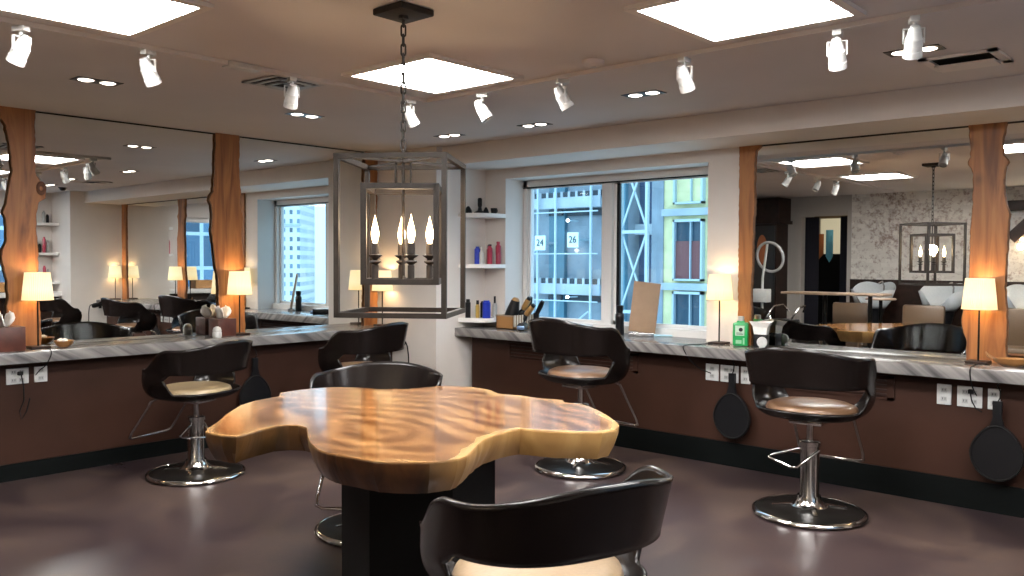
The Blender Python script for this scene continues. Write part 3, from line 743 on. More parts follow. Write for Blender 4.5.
def downlight(x, y, rz, label):
    t = thing('twin_downlight', label, 'downlight', (x, y, H), rz, 'twin recessed downlights'); t.scale = (0.78, 0.78, 1)
    MB().box(-0.155, 0.155, -0.075, 0.075, -0.004, -0.001).build('trim_plate', black_metal, t, smooth=False)
    for s in (-1, 1):
        MB().lathe([(0, -0.010), (0.030, -0.009), (0.052, -0.004), (0.052, -0.0035)], c=(s * 0.075, 0, 0), seg=20).build('lamp', spot_glow, t)
downlight(-4.876, 2.008, radians(90), 'twin recessed downlight above the cream-seat styling chair')
downlight(-4.932, 3.392, radians(90), 'twin recessed downlight over the scalloped slab end of the mirror wall')
downlight(-4.858, 4.67, radians(0), 'twin recessed downlight nearest the corner, just past the lantern')
downlight(-4.014, 4.702, radians(0), 'twin recessed downlight above the window near the corner')
downlight(-2.797, 4.254, radians(0), 'twin recessed downlight above the window edge by the narrow slab')
downlight(-1.29, 4.199, radians(0), 'twin recessed downlight next to the slotted ceiling vent')

downlight(-0.25, 4.35, radians(0), 'twin downlight over the end of the window counter, seen only in the mirrors')
ceiling_panel(0.18, 3.094, 'unseen square light panel added by the opposite wall to brighten the far corner')  # added panel, out of view, brightens the dim far corner
# track
t = thing('lighting_track', 'white ceiling lighting track in an L running over the mirror wall and the window wall', 'lighting track', (0, 0, 0))
MB().box(-3.918, -3.872, -0.6, 3.56, H - 0.022, H - 0.001).build('rail', ceiling_paint, t, smooth=False)
MB().box(-3.918, 0.6, 3.535, 3.58, H - 0.022, H - 0.001).build('rail', ceiling_paint, t, smooth=False)
MB().box(-3.93, -3.86, 2.22, 2.40, H - 0.028, H - 0.001, bevel=0.004).build('feed_connector', white_plastic, t)
TR = []
def track_head(x, y, aim, tilt, label):
    if TR:
        o = dup(TR[0], (x, y, H - 0.022), aim, label)
    else:
        o = thing('track_spotlight', label, 'spotlight', (x, y, H - 0.022), aim, None); TR.append(o); o.scale = (0.82, 0.82, 0.82)
        MB().box(-0.022, 0.022, -0.04, 0.04, -0.028, 0.0, bevel=0.004).build('adapter', white_plastic, o)
        MB().tube([(0, 0, -0.02), (0, 0, -0.055)], 0.010, 10).bar((-0.046, 0.0, -0.055), (0.046, 0.0, -0.055), 0.014, 0.006).bar((-0.046, 0, -0.052), (-0.046, 0, -0.125), 0.006, 0.014).bar((0.046, 0, -0.052), (0.046, 0, -0.125), 0.006, 0.014).build('yoke', white_plastic, o)
        hd = MB().lathe([(0, 0.075), (0.022, 0.075), (0.026, 0.060), (0.030, 0.055), (0.036, 0.02), (0.041, 0.015), (0.041, -0.04), (0.044, -0.043), (0.044, -0.075), (0.038, -0.075), (0.036, -0.055), (0, -0.055)], seg=22)
        hd.move(Matrix.Translation((0, 0.0, -0.115)) @ Matrix.Rotation(radians(32), 4, 'X')).build('lamp_head', white_plastic, o)
        ln = MB().lathe([(0, -0.058), (0.034, -0.058), (0.034, -0.062), (0, -0.064)], seg=18)
        ln.move(Matrix.Translation((0, 0.0, -0.115)) @ Matrix.Rotation(radians(32), 4, 'X')).build('lens', grey_plastic, o)
    return o
HEADS = [(-3.895, 1.30, 115, 'white track spotlight hanging before the light panel at the mirror-wall end'), (-3.895, 1.835, 20, 'white track spotlight between the big light panel and a twin downlight'),
         (-3.895, 2.60, 70, 'white track spotlight hanging under the square air diffuser'), (-3.895, 3.42, -10, 'white track spotlight half hidden behind the lantern chain'),
         (-3.43, 3.557, -60, 'white track spotlight just past the lantern on the window-wall track'), (-2.845, 3.557, -30, 'white track spotlight in line with the window mullion'),
         (-2.115, 3.557, 0, 'white track spotlight below the corner of the light panel, over the window edge'), (-1.395, 3.557, 15, 'white track spotlight near the edge of the light panel over the narrow slab'), (-1.095, 3.557, 25, 'white track spotlight above the twin downlight by the ceiling vent')]
for x, y, a, lab in HEADS: track_head(x, y, radians(a), 0, lab)

# air vents, smoke detector
t = thing('ceiling_vent', 'rectangular slotted air vent in the ceiling beside a twin downlight', 'vent', (-1.16, 4.54, H), radians(0))
v = MB()
for a in ((-0.17, 0.17, -0.16, -0.13), (-0.17, 0.17, 0.10, 0.16), (-0.17, -0.13, -0.16, 0.16), (0.13, 0.17, -0.16, 0.16)): v.box(*a, -0.012, -0.001)
v.build('frame', wall_paint, t, smooth=False)
MB().box(-0.13, 0.13, -0.13, 0.10, -0.003, -0.001).build('slot', black_paint, t, smooth=False)
MB().box(-0.13, 0.13, -0.04, 0.10, -0.03, -0.022).build('deflector', wall_paint, t, smooth=False)
t = thing('air_diffuser', 'square louvred air diffuser in the ceiling above a track spotlight', 'vent', (-4.12, 2.70, H), radians(4)); t.scale = (0.8, 0.8, 1)
v = MB()
for k, a in enumerate((0.20, 0.145, 0.09)):
    z0 = -0.004 - 0.006 * k
    for sx, sy in ((1, 0), (-1, 0), (0, 1), (0, -1)):
        if sx: v.box(min(sx * a, sx * (a - 0.03)), max(sx * a, sx * (a - 0.03)), -a, a, z0 - 0.006, z0)
        else: v.box(-a, a, min(sy * a, sy * (a - 0.03)), max(sy * a, sy * (a - 0.03)), z0 - 0.006, z0)
v.build('louvres', grey_plastic, t, smooth=False)
MB().box(-0.19, 0.19, -0.19, 0.19, -0.003, -0.001).build('plenum', black_paint, t, smooth=False)
t = thing('smoke_detector', 'small round ceiling detector beside the track in line with the window', 'smoke detector', (-2.53, 3.40, H))
MB().lathe([(0, -0.03), (0.035, -0.03), (0.05, -0.02), (0.055, -0.001)]).build('housing', ceiling_paint, t)
MB().lathe([(0, -0.034), (0.015, -0.034), (0.015, -0.028)]).build('sensor', white_plastic, t)

# ================================================================== TABLE LAMPS
def make_lamp(label):
    t = thing('table_lamp', label, 'lamp')
    MB().box(-0.058, 0.058, -0.058, 0.058, 0.001, 0.016, bevel=0.003).build('base', wood_dark, t)
    MB().tube([(0, 0, 0.015), (0, 0, 0.36)], 0.0055, 8).build('stem', black_metal, t)
    n = 96; pr = []
    m = MB(); bm = m.bm; rows = []
    for z, r in ((0.315, 0.092), (0.36, 0.088), (0.43, 0.081), (0.495, 0.074)):
        rows.append([bm.verts.new(((r + (0.0018 if k % 2 else -0.0012)) * cos(2 * pi * k / n), (r + (0.0018 if k % 2 else -0.0012)) * sin(2 * pi * k / n), z)) for k in range(n)])
    for a, b in zip(rows, rows[1:]):
        for k in range(n): bm.faces.new((a[k], a[(k + 1) % n], b[(k + 1) % n], b[k]))
    sh = m.build('lamp_shade', shade_mat, t, smooth=False)
    r = MB()
    for z, rr in ((0.317, 0.093), (0.493, 0.075)): r.tube([(rr * cos(2 * pi * k / 40), rr * sin(2 * pi * k / 40), z) for k in range(40)], 0.0022, 6, closed=True)
    r.build('trim_ring', shade_mat, sh)
    MB().lathe([(0, 0.36), (0.012, 0.365), (0.022, 0.39), (0.024, 0.41), (0.015, 0.435), (0, 0.44)], seg=12).build('bulb', bulb_glow, t)
    return t
LAMPS = [((-6.035, 2.095), 'lit table lamp with pleated shade in front of the burl-knotted slab'), ((-6.035, 3.549), 'lit table lamp with pleated shade in front of the scalloped slab, by the tissue box'),
         ((-5.985, 4.93), 'lit table lamp with pleated shade seen just past the lantern frame, by the corner wall'), ((-2.985, 5.535), 'lit table lamp with pleated shade between the window and the narrow slab'),
         ((-1.312, 5.522), 'lit table lamp with pleated shade in front of the wide slab by the wooden bowl'), ((0.48, 5.50), 'lit table lamp seen only in the mirror, at the end of the window counter')]
l0 = make_lamp(LAMPS[0][1]); l0.location = (*LAMPS[0][0], CT)
LO = [l0] + [dup(l0, (x, y, CT), 0.0, lab) for (x, y), lab in LAMPS[1:]]
def cord(pts, parent, name='cord', r=0.0035):
    # smooth the polyline
    P = [Vector(p) for p in pts]; Q = []
    for i in range(len(P) - 1):
        p0, p1, p2, p3 = P[max(i - 1, 0)], P[i], P[i + 1], P[min(i + 2, len(P) - 1)]
        for k in range(6):
            t = k / 6
            Q.append(0.5 * ((2 * p1) + (p2 - p0) * t + (2 * p0 - 5 * p1 + 4 * p2 - p3) * t * t + (3 * p1 - p0 - 3 * p2 + p3) * t ** 3))
    Q.append(P[-1])
    return MB().tube([q - parent.location for q in Q], r, 6).build(name, rubber, parent)
cord([(-3.0, 5.47, 0.829), (-3.04, 5.36, 0.829), (-3.09, 5.255, 0.826), (-3.10, 5.242, 0.80), (-3.06, 5.27, 0.72), (-3.02, 5.34, 0.66), (-2.96, 5.38, 0.63)], LO[3])
cord([(-1.30, 5.45, 0.829), (-1.29, 5.34, 0.829), (-1.285, 5.255, 0.826), (-1.285, 5.242, 0.79), (-1.28, 5.27, 0.72), (-1.28, 5.37, 0.655)], LO[4])
cord([(-5.99, 2.10, 0.829), (-5.90, 2.11, 0.829), (-5.835, 2.10, 0.826), (-5.822, 2.095, 0.79), (-5.84, 2.07, 0.73), (-5.90, 2.06, 0.70), (-5.955, 2.05, 0.66)], LO[0])

# ================================================================== OUTLETS
def outlet(x, z, wdt, hgt, n, label, left=False):
    t = thing('wall_outlet', label, 'outlet', (-5.965, x, z) if left else (x, 5.396, z), radians(90) if left else 0, 'white power outlets')
    MB().box(-wdt / 2, wdt / 2, -0.008, 0, -hgt / 2, hgt / 2, bevel=0.002).build('cover_plate', white_plastic, t)
    for k in range(n):
        for dz in (-0.026, 0.026):
            cx = (k - (n - 1) / 2) * 0.046
            s = MB().box(cx - 0.016, cx + 0.016, -0.0095, -0.007, dz - 0.013, dz + 0.013).build('socket', grey_plastic, t, smooth=False)
            MB().box(cx - 0.008, cx - 0.005, -0.0102, -0.009, dz - 0.004, dz + 0.008).box(cx + 0.005, cx + 0.008, -0.0102, -0.009, dz - 0.004, dz + 0.008).build('slots', black_plastic, s, smooth=False)
outlet(-2.957, 0.637, 0.100, 0.115, 1, 'white outlet below the window-side lamp, first in its row of three')
outlet(-2.826, 0.637, 0.135, 0.115, 2, 'white double outlet above the hanging hand mirror beneath the green bottle')
outlet(-2.705, 0.637, 0.068, 0.115, 1, 'white outlet half hidden by the tan-seat chair')
outlet(-1.456, 0.642, 0.078, 0.118, 1, 'white outlet under the counter, first before the wide slab')
outlet(-1.321, 0.642, 0.130, 0.118, 2, 'white four-socket outlet with a black plug, below the wide slab')
outlet(-1.196, 0.642, 0.062, 0.118, 1, 'white outlet behind the handle of the hanging hand mirror by the frame edge')
outlet(1.945, 0.662, 0.130, 0.10, 2, 'white double outlet with a plugged cord under the mirror-wall counter', True)
outlet(2.082, 0.662, 0.078, 0.10, 1, 'white single outlet next to the double one under the mirror-wall counter', True)
for (x, y, z, rz, lab) in ((-1.31, 5.396, 0.675, 0, 'black plug pushed into the four-socket outlet'), (-5.965, 1.955, 0.68, radians(90), 'black plug with dangling cord in the double outlet of the mirror wall')):
    t = thing('power_plug', lab, 'plug', (x, y, z), rz)
    MB().box(-0.014, 0.014, -0.04, -0.009, -0.012, 0.012, bevel=0.004).build('plug_body', rubber, t)
    MB().tube([(0, -0.038, -0.006), (0.01, -0.045, -0.05), (0.03, -0.04, -0.09), (0.06, -0.03, -0.11)] if rz == 0 else [(0, -0.038, 0), (0.01, -0.05, -0.08), (0.015, -0.04, -0.17), (-0.01, -0.035, -0.24), (0.0, -0.04, -0.29), (0.03, -0.04, -0.24), (0.05, -0.04, -0.16)], 0.004, 6).build('cord', rubber, t)

# ================================================================== HAND MIRRORS HANGING UNDER THE COUNTERS
def hand_mirror(loc, rz, label):
    t = thing('hand_mirror', label, 'hand mirror', loc, rz, 'black hand mirrors hanging below the counters')
    poly = [(0.138 * cos(a) * (1 - 0.20 * max(0, sin(a))), 0.158 * sin(a)) for a in [2 * pi * k / 40 for k in range(40)]]
    b = MB().prism([(x, z) for x, z in poly], -0.009, 0.009)
    b.move(Matrix.Rotation(radians(90), 4, 'X')).build('mirror_body', black_plastic, t)
    r = MB().tube([(0.131 * cos(2 * pi * k / 48) * (1 - 0.20 * max(0, sin(2 * pi * k / 48))), -0.010, 0.150 * sin(2 * pi * k / 48)) for k in range(48)], 0.006, 6, closed=True).build('rim', rubber, t)
    h = MB()
    h.faces([(-0.040, -0.009, 0.135), (0.040, -0.009, 0.135), (0.022, -0.011, 0.20), (-0.022, -0.011, 0.20), (0.024, -0.010, 0.29), (-0.024, -0.010, 0.29),
             (-0.040, 0.009, 0.135), (0.040, 0.009, 0.135), (0.022, 0.011, 0.20), (-0.022, 0.011, 0.20), (0.024, 0.010, 0.29), (-0.024, 0.010, 0.29)],
            [(0, 1, 2, 3), (3, 2, 4, 5), (7, 6, 9, 8), (8, 9, 11, 10), (1, 7, 8, 2), (2, 8, 10, 4), (6, 0, 3, 9), (9, 3, 5, 11), (4, 10, 11, 5), (0, 6, 7, 1)])
    h.build('handle', black_plastic, t, angle=30)
    MB().tube([(0, 0, 0.285), (0.012, -0.003, 0.31), (0.010, 0.005, 0.345), (-0.008, 0.02, 0.375), (0, 0.045, 0.385)], 0.004, 6).build('hook', black_metal, t)
    return t
hand_mirror((-2.77, 5.325, 0.362), 0, 'black paddle-shaped hand mirror hanging below the counter under the green bottle')
hand_mirror((-1.163, 5.325, 0.352), 0, 'black paddle-shaped hand mirror hanging below the counter under the wooden bowl')
hand_mirror((-5.90, 3.60, 0.36), radians(90), 'black paddle-shaped hand mirror hanging under the mirror-wall counter behind the cream-seat chair')

# ================================================================== COUNTER ITEMS
def tissue_box(loc, sx, sy, h, rz, label):
    t = thing('tissue_box', label, 'tissue box', loc, rz)
    MB().box(-sx, sx, -sy, sy, 0.001, h, bevel=0.004).build('box', wood_box, t)
    m = MB(); rng = random.Random(int(loc[1] * 100)); bm = m.bm
    for s in (-1, 1):
        rows = []
        for j in range(5):
            z = h - 0.005 + 0.105 * j / 4; w = 0.036 + 0.036 * sin(pi * j / 4.4)
            rows.append([bm.verts.new((-w + 2 * w * k / 6, s * (0.012 + 0.022 * (j / 4)) + 0.010 * sin(k * 1.7 + j + s), z - 0.02 * (abs(k - 3) / 3) * (j / 4))) for k in range(7)])
        for a, b in zip(rows, rows[1:]):
            for k in range(6): bm.faces.new((a[k], a[k + 1], b[k + 1], b[k]))
    o = m.build('tissue', tissue, t, angle=80); md = o.modifiers.new('th', 'SOLIDIFY'); md.thickness = 0.004
    return t
tissue_box((-5.985, 1.885, CT), 0.075, 0.095, 0.155, 0, 'brown wooden tissue box standing before the burl-knotted slab')
tissue_box((-6.055, 3.415, CT), 0.075, 0.075, 0.135, 0, 'brown wooden tissue box standing before the scalloped slab')

def bowl(loc, r, h, label, sx=1.0, sy=1.0, rz=0.0, mat=None):
    t = tag(MB().lathe([(0, 0.002), (r * 0.45, 0.002), (r * 0.8, h * 0.45), (r, h), (r * 0.95, h), (r * 0.72, h * 0.5), (r * 0.4, 0.012), (0, 0.010)], seg=28, sx=sx, sy=sy).build('wooden_bowl', mat or bowl_wood), label, 'bowl')
    t.location = loc; t.rotation_euler = (0, 0, rz)
    return t
bowl((-5.985, 2.235, CT), 0.062, 0.045, 'small wooden bowl on the mirror-wall counter beside the first lamp')
b = bowl((-1.13, 5.50, CT), 0.105, 0.045, 'boat-shaped wooden bowl on the counter beside the wide slab', 1.0, 0.55, radians(15))
MB().tube([(-0.10, 0, 0.040), (-0.125, 0.0, 0.06), (-0.135, 0.01, 0.075)], 0.012, 8, r2=0.004).build('pointed_tip', bowl_wood, b)
m = MB(); rng = random.Random(5)
for k in range(5):
    a = rng.uniform(0, 6.28); r = rng.uniform(0.0, 0.025)
    m.lathe([(0, -0.016), (0.018, -0.006), (0.02, 0.006), (0, 0.018)], c=(r * cos(a), r * sin(a), 0.045), seg=8)
o = tag(m.build('crumpled_tissue', tissue), 'crumpled white tissue lying in the small wooden bowl', 'tissue'); o.location = (-5.985, 2.235, CT)

def round_jar(loc, label):
    t = thing('powder_jar', label, 'jar', loc)
    MB().lathe([(0, 0.001), (0.030, 0.001), (0.034, 0.01), (0.034, 0.04), (0.030, 0.045), (0, 0.045)], seg=20).build('jar', white_plastic, t)
    MB().lathe([(0.031, 0.045), (0.033, 0.055), (0.025, 0.075), (0.010, 0.084), (0, 0.085)], seg=20).build('domed_lid', white_plastic, t)
round_jar((-5.93, 3.30, CT), 'white round-lidded jar on the mirror-wall counter, just above the cream-seat chair back')

# green bottle with white cap
t = thing('disinfectant_bottle', 'bright green plastic bottle with white cap standing before the narrow slab', 'bottle', (-2.80, 5.50, CT), radians(20))
MB().box(-0.052, 0.052, -0.035, 0.035, 0.001, 0.165, bevel=0.012).box(-0.03, 0.03, -0.026, 0.026, 0.16, 0.178, taper=0.75).build('bottle_body', green_plastic, t)
MB().lathe([(0, 0.176), (0.022, 0.176), (0.022, 0.205), (0.018, 0.208), (0, 0.208)], seg=18).build('cap', white_plastic, t)
lb = MB().box(-0.034, 0.028, -0.0362, -0.0345, 0.075, 0.145).build('label', plain('label_green_white', (0.42, 0.58, 0.44), 0.5), t, smooth=False)
MB().lathe([(0, -0.001), (0.014, -0.001), (0.014, 0.001), (0, 0.001)], seg=16).move(Matrix.Translation((0.004, -0.0368, 0.117)) @ Matrix.Rotation(radians(90), 4, 'X')).build('emblem', black_plastic, lb)
MB().box(-0.026, 0.02, -0.0368, -0.036, 0.084, 0.088).box(-0.026, 0.012, -0.0368, -0.036, 0.093, 0.096).build('print_lines', black_plastic, lb, smooth=False)
MB().box(-0.03, 0.01, -0.0358, -0.0345, 0.02, 0.045).box(0.018, 0.03, -0.0358, -0.0345, 0.015, 0.06).build('lower_print', plain('print_pale_green', (0.25, 0.50, 0.30), 0.5), t, smooth=False)

def flared_cup(loc, label, tall):
    t = thing('liner_dispenser', label, 'dispenser', loc, radians(10), 'paper liner dispensers')
    MB().box(-0.045, 0.045, -0.04, 0.04, 0.001, tall, bevel=0.006).build('holder', black_plastic, t)
    m = MB(); v = []
    for z, k in ((tall - 0.005, 0.042), (tall + 0.05, 0.05), (tall + 0.085, 0.072)):
        v.append([m.bm.verts.new((k * sx, k * 0.8 * sy, z + (0.006 * (sx * sy)))) for sx, sy in ((-1, -1), (0, -1.05), (1, -1), (1, 1), (0, 1.05), (-1, 1))])
    for a, b in zip(v, v[1:]):
        for k in range(6): m.bm.faces.new((a[k], a[(k + 1) % 6], b[(k + 1) % 6], b[k]))
    m.bm.faces.new(v[0]); m.build('paper_liners', tissue, t, smooth=False)
flared_cup((-2.665, 5.535, CT), 'white paper liners flaring from a black holder next to the green bottle', 0.09)
t = thing('desk_dial', 'small white round dial standing in front of the paper liners', 'dial', (-2.62, 5.455, CT), radians(12))
MB().lathe([(0, -0.008), (0.034, -0.008), (0.036, 0), (0.034, 0.008), (0, 0.008)], seg=26).move(Matrix.Translation((0, 0, 0.042)) @ Matrix.Rotation(radians(90), 4, 'X')).build('dial', white_plastic, t)
MB().box(-0.018, 0.018, -0.014, 0.014, 0.001, 0.012).build('stand', grey_plastic, t)

# tan standing board with silver foot on the sill
t = thing('standing_mirror', 'tan backed standing mirror leaning on the window sill', 'standing mirror', (-3.745, 5.69, CT), radians(38))
m = MB()
m.box(-0.105, 0.105, -0.008, 0.008, 0.03, 0.43, bevel=0.003).move(Matrix.Shear('XZ', 4, (0.0, 0.0)) if False else Matrix.Rotation(radians(-10), 4, 'X') @ Matrix.Rotation(radians(7), 4, 'Y'))
m.build('mirror_back', tan_board, t)
MB().box(-0.10, 0.10, -0.02, 0.045, 0.001, 0.028, bevel=0.004).build('foot', steel, t)
MB().box(0.10, 0.24, -0.03, 0.05, 0.001, 0.012, bevel=0.003).build('cyan_reflection', plain('pale_blue_reflection', (0.45, 0.70, 0.80), 0.3), t)  # thin plate coloured to stand in for a cyan reflection beside the board

def bottle(loc, prof, mat, label, cap=None, group=None, name='bottle', cat='bottle'):
    t = thing(name, label, cat, loc, 0, group)
    MB().lathe(prof, seg=18).build('body', mat, t)
    if cap: MB().lathe(cap[0], seg=16).build('cap', cap[1], t)
    return t
def prof(r, h, shoulder=0.8, neck=0.5): return [(0, 0.001), (r, 0.001), (r, h * shoulder), (r * neck, h * 0.93), (r * neck, h), (0, h)]
def capp(r, z0, z1): return [(0, z0), (r, z0), (r * 0.9, z1), (0, z1)]
bottle((-3.935, 5.67, CT), [(0, 0.001), (0.034, 0.001), (0.036, 0.01), (0.033, 0.10), (0.036, 0.13), (0.036, 0.165), (0.024, 0.18), (0.030, 0.20), (0.030, 0.235), (0, 0.24)], black_plastic, 'tall black bottle standing on the sill beside the tan standing mirror')

# wicker basket with tools
t = thing('wicker_basket', 'tan wicker basket with white liner on the window counter by the corner shelves', 'basket', (-4.965, 5.60, CT), 0)
b = MB()
for a in ((-0.10, 0.10, -0.165, -0.155), (-0.10, 0.10, 0.155, 0.165), (-0.10, -0.09, -0.165, 0.165), (0.09, 0.10, -0.165, 0.165)): b.box(*a, 0.001, 0.115)
b.box(-0.1, 0.1, -0.165, 0.165, 0.001, 0.01); b.build('basket', wicker, t, smooth=False)
ln = MB().box(0.0985, 0.104, -0.168, 0.168, 0.025, 0.122).box(-0.104, 0.104, -0.168, -0.163, 0.110, 0.122).box(-0.104, -0.098, -0.168, 0.168, 0.11, 0.122).build('liner', plain('liner_cloth', (0.26, 0.20, 0.14), 0.9), t, smooth=False)
pl = MB()
for k in range(10): pl.tube([(0.105, -0.15 + k * 0.033, 0.025), (0.105, -0.15 + k * 0.033, 0.122)], 0.006, 6)
pl.build('liner_pleats', plain('pleat_cloth', (0.55, 0.52, 0.47), 0.9), ln)
def hair_tool(loc, rx, ry, label, kind):
    t = thing('hair_dryer' if kind == 'dryer' else 'round_brush', label, 'hair dryer' if kind == 'dryer' else 'hairbrush', loc); t.rotation_euler = (radians(rx), radians(ry), 0); t.scale = (1.25, 1.25, 1.2)
    if kind == 'dryer':
        MB().lathe([(0, 0), (0.05, 0.0), (0.055, 0.02), (0.045, 0.09), (0.030, 0.17), (0.022, 0.175), (0, 0.17)], seg=18).build('barrel', black_plastic, t)
        MB().lathe([(0.029, 0.162), (0.030, 0.170), (0.022, 0.185), (0.016, 0.19), (0, 0.188)], seg=18).build('nozzle', handle_wood, t)
    else:
        MB().lathe([(0, 0), (0.024, 0.002), (0.026, 0.06), (0.020, 0.075), (0.016, 0.08), (0.018, 0.15), (0.014, 0.19), (0, 0.195)], seg=14).build('handle', black_plastic, t)
        if kind == 'wood': MB().lathe([(0.0165, 0.088), (0.0195, 0.092), (0.0205, 0.125), (0.0195, 0.168), (0.017, 0.172)], seg=14).build('wood_grip', handle_wood, t)
    return t
hair_tool((-4.985, 5.52, CT + 0.05), -4, 16, 'black cone-shaped hair dryer with wood-coloured nozzle standing in the wicker basket', 'dryer')
hair_tool((-4.955, 5.60, CT + 0.075), -4, 30, 'round brush with pale wood grip, upper one leaning in the wicker basket', 'wood')
hair_tool((-4.915, 5.57, CT + 0.045), -4, 42, 'round brush with pale wood grip, lower one leaning in the wicker basket', 'wood')
hair_tool((-4.93, 5.68, CT + 0.05), 0, 12, 'black-handled brush standing upright in the wicker basket', 'black')
hair_tool((-4.90, 5.73, CT + 0.05), 4, 34, 'black-handled brush tilted outward in the wicker basket', 'black')
t = thing('hair_clipper', 'black hair clipper lying on the counter before the wicker basket', 'clipper', (-4.74, 5.42, CT + 0.038), radians(-60))
MB().lathe([(0, -0.10), (0.025, -0.095), (0.034, -0.03), (0.030, 0.05), (0.036, 0.10), (0, 0.105)], seg=18).move(Matrix.Rotation(radians(90), 4, 'Y')).build('body', black_plastic, t)
MB().box(0.10, 0.125, -0.03, 0.03, -0.018, 0.012, bevel=0.003).build('blue_glint', plain('blue_reflection', (0.25, 0.38, 0.6), 0.25, metal=0.7), t)  # blue end piece stands in for a blue reflection on the black body
# folded white towel on the sill
m = MB()
for k in range(3): m.box(-0.13 + 0.006 * k, 0.13 - 0.004 * k, -0.09, 0.09, 0.001 + 0.018 * k, 0.017 + 0.018 * k, bevel=0.006)
o = tag(m.build('folded_towel', plain('towel_white', (0.60, 0.60, 0.60), 0.9, bump=0.4)), 'white folded towel on the window sill behind the chair', 'towel'); o.location = (-4.42, 5.72, CT); o.rotation_euler = (0, 0, 0.1)

# ================================================================== CORNER SHELVES
SH = [0.872, 1.345, 1.790]
LABS = ['lowest white quarter-round corner shelf, just above the counter', 'middle white quarter-round corner shelf with red and blue bottles', 'topmost white quarter-round corner shelf holding black items']
def corner_shelf(cx, cy, z, ax, ay, label, sx=1, group=None):
    n = 16; poly = [(0, 0)] + [(sx * ax * abs(cos(pi / 2 * k / n)) ** 0.8, -ay * abs(sin(pi / 2 * k / n)) ** 0.8) for k in range(n + 1)]
    if sx < 0: poly = poly[::-1]
    t = tag(MB().prism(poly, 0, 0.035).build('corner_shelf', white_paint, angle=30), label, 'shelf', group); t.location = (cx, cy, z)
    return t
for z, lab in zip(SH, LABS): corner_shelf(XC, W, z, 0.25, 0.34, lab)
SH = [z + 0.035 for z in SH]
# top shelf
t = thing('tripod_stand', 'black cone-topped styling stand on the topmost corner shelf', 'stand', (-5.30, 5.47, SH[2]), 0)
MB().lathe([(0, 0.001), (0.06, 0.001), (0.055, 0.012), (0.02, 0.03), (0.012, 0.07), (0, 0.07)], seg=16).build('base', black_plastic, t)
MB().lathe([(0.016, 0.06), (0.020, 0.075), (0.020, 0.13), (0.012, 0.14), (0, 0.14)], seg=14).build('head', black_plastic, t)
bottle((-5.335, 5.36, SH[2]), [(0, 0.001), (0.036, 0.001), (0.03, 0.03), (0.012, 0.06), (0, 0.065)], black_plastic, 'small black cone at the outer end of the topmost corner shelf', name='styling_cone', cat='cone')
bottle((-5.245, 5.49, SH[2]), [(0, 0.001), (0.03, 0.001), (0.022, 0.03), (0.008, 0.055), (0, 0.057)], black_plastic, 'small black cone beside the stand on the topmost corner shelf', name='styling_cone', cat='cone')
t = thing('black_cup', 'dark cup at the window end of the topmost corner shelf', 'cup', (-5.215, 5.56, SH[2]))
MB().lathe([(0, 0.001), (0.024, 0.001), (0.030, 0.05), (0.027, 0.05), (0.022, 0.006), (0, 0.006)], seg=18).build('cup_body', black_plastic, t)
MB().tube([(0.027, 0, 0.04), (0.042, 0, 0.035), (0.042, 0, 0.018), (0.025, 0, 0.012)], 0.004, 6).build('cup_handle', black_plastic, t)
# middle shelf, from the column toward the window
MID = [((-5.30, 5.44), 0.026, 0.155, blue_plastic, None, 'deep blue bottle on the middle corner shelf'),
       ((-5.255, 5.45), 0.022, 0.12, white_plastic, (0.012, 0.12, 0.15, white_plastic), 'white bottle next to the deep blue one on the middle corner shelf'),
       ((-5.25, 5.53), 0.016, 0.15, black_plastic, (0.010, 0.15, 0.17, black_plastic), 'slim black bottle between the white and the shorter red on the middle corner shelf'),
       ((-5.205, 5.50), 0.024, 0.16, red_plastic, (0.016, 0.16, 0.175, black_plastic), 'shorter red bottle with black cap on the middle corner shelf'),
       ((-5.175, 5.56), 0.018, 0.10, white_plastic, (0.011, 0.10, 0.125, white_plastic), 'small white bottle between the two red ones on the middle corner shelf'),
       ((-5.135, 5.565), 0.024, 0.185, red_plastic, (0.017, 0.185, 0.20, red_plastic), 'tall red bottle at the window end of the middle corner shelf')]
for (x, y), r, h, m_, cp, lab in MID:
    x = min(x, -5.165) if y > 5.55 else x
    bottle((x, y, SH[1]), prof(r, h, 0.86, 0.6), m_, lab, (capp(*cp[:3]), cp[3]) if cp else None)
LOW = [((-5.335, 5.36), 0.024, 0.15, black_plastic, (0.018, 0.15, 0.165, black_plastic), 'black jar at the outer end of the lowest corner shelf'),
       ((-5.275, 5.42), 0.018, 0.12, gold_plastic, (0.013, 0.12, 0.155, black_plastic), 'gold tube with black cap on the lowest corner shelf'),
       ((-5.255, 5.47), 0.026, 0.145, black_plastic, None, 'black bottle between the gold tube and the blue can on the lowest corner shelf'),
       ((-5.195, 5.45), 0.036, 0.155, blue_plastic, None, 'wide bright blue can on the lowest corner shelf'),
       ((-5.19, 5.55), 0.020, 0.13, grey_plastic, (0.010, 0.13, 0.19, black_plastic), 'grey bottle with pointed black nozzle on the lowest corner shelf')]
for (x, y), r, h, m_, cp, lab in LOW:
    bottle((x, y, SH[0]), prof(r, h, 0.9, 0.75), m_, lab, (capp(*cp[:3]), cp[3]) if cp else None)
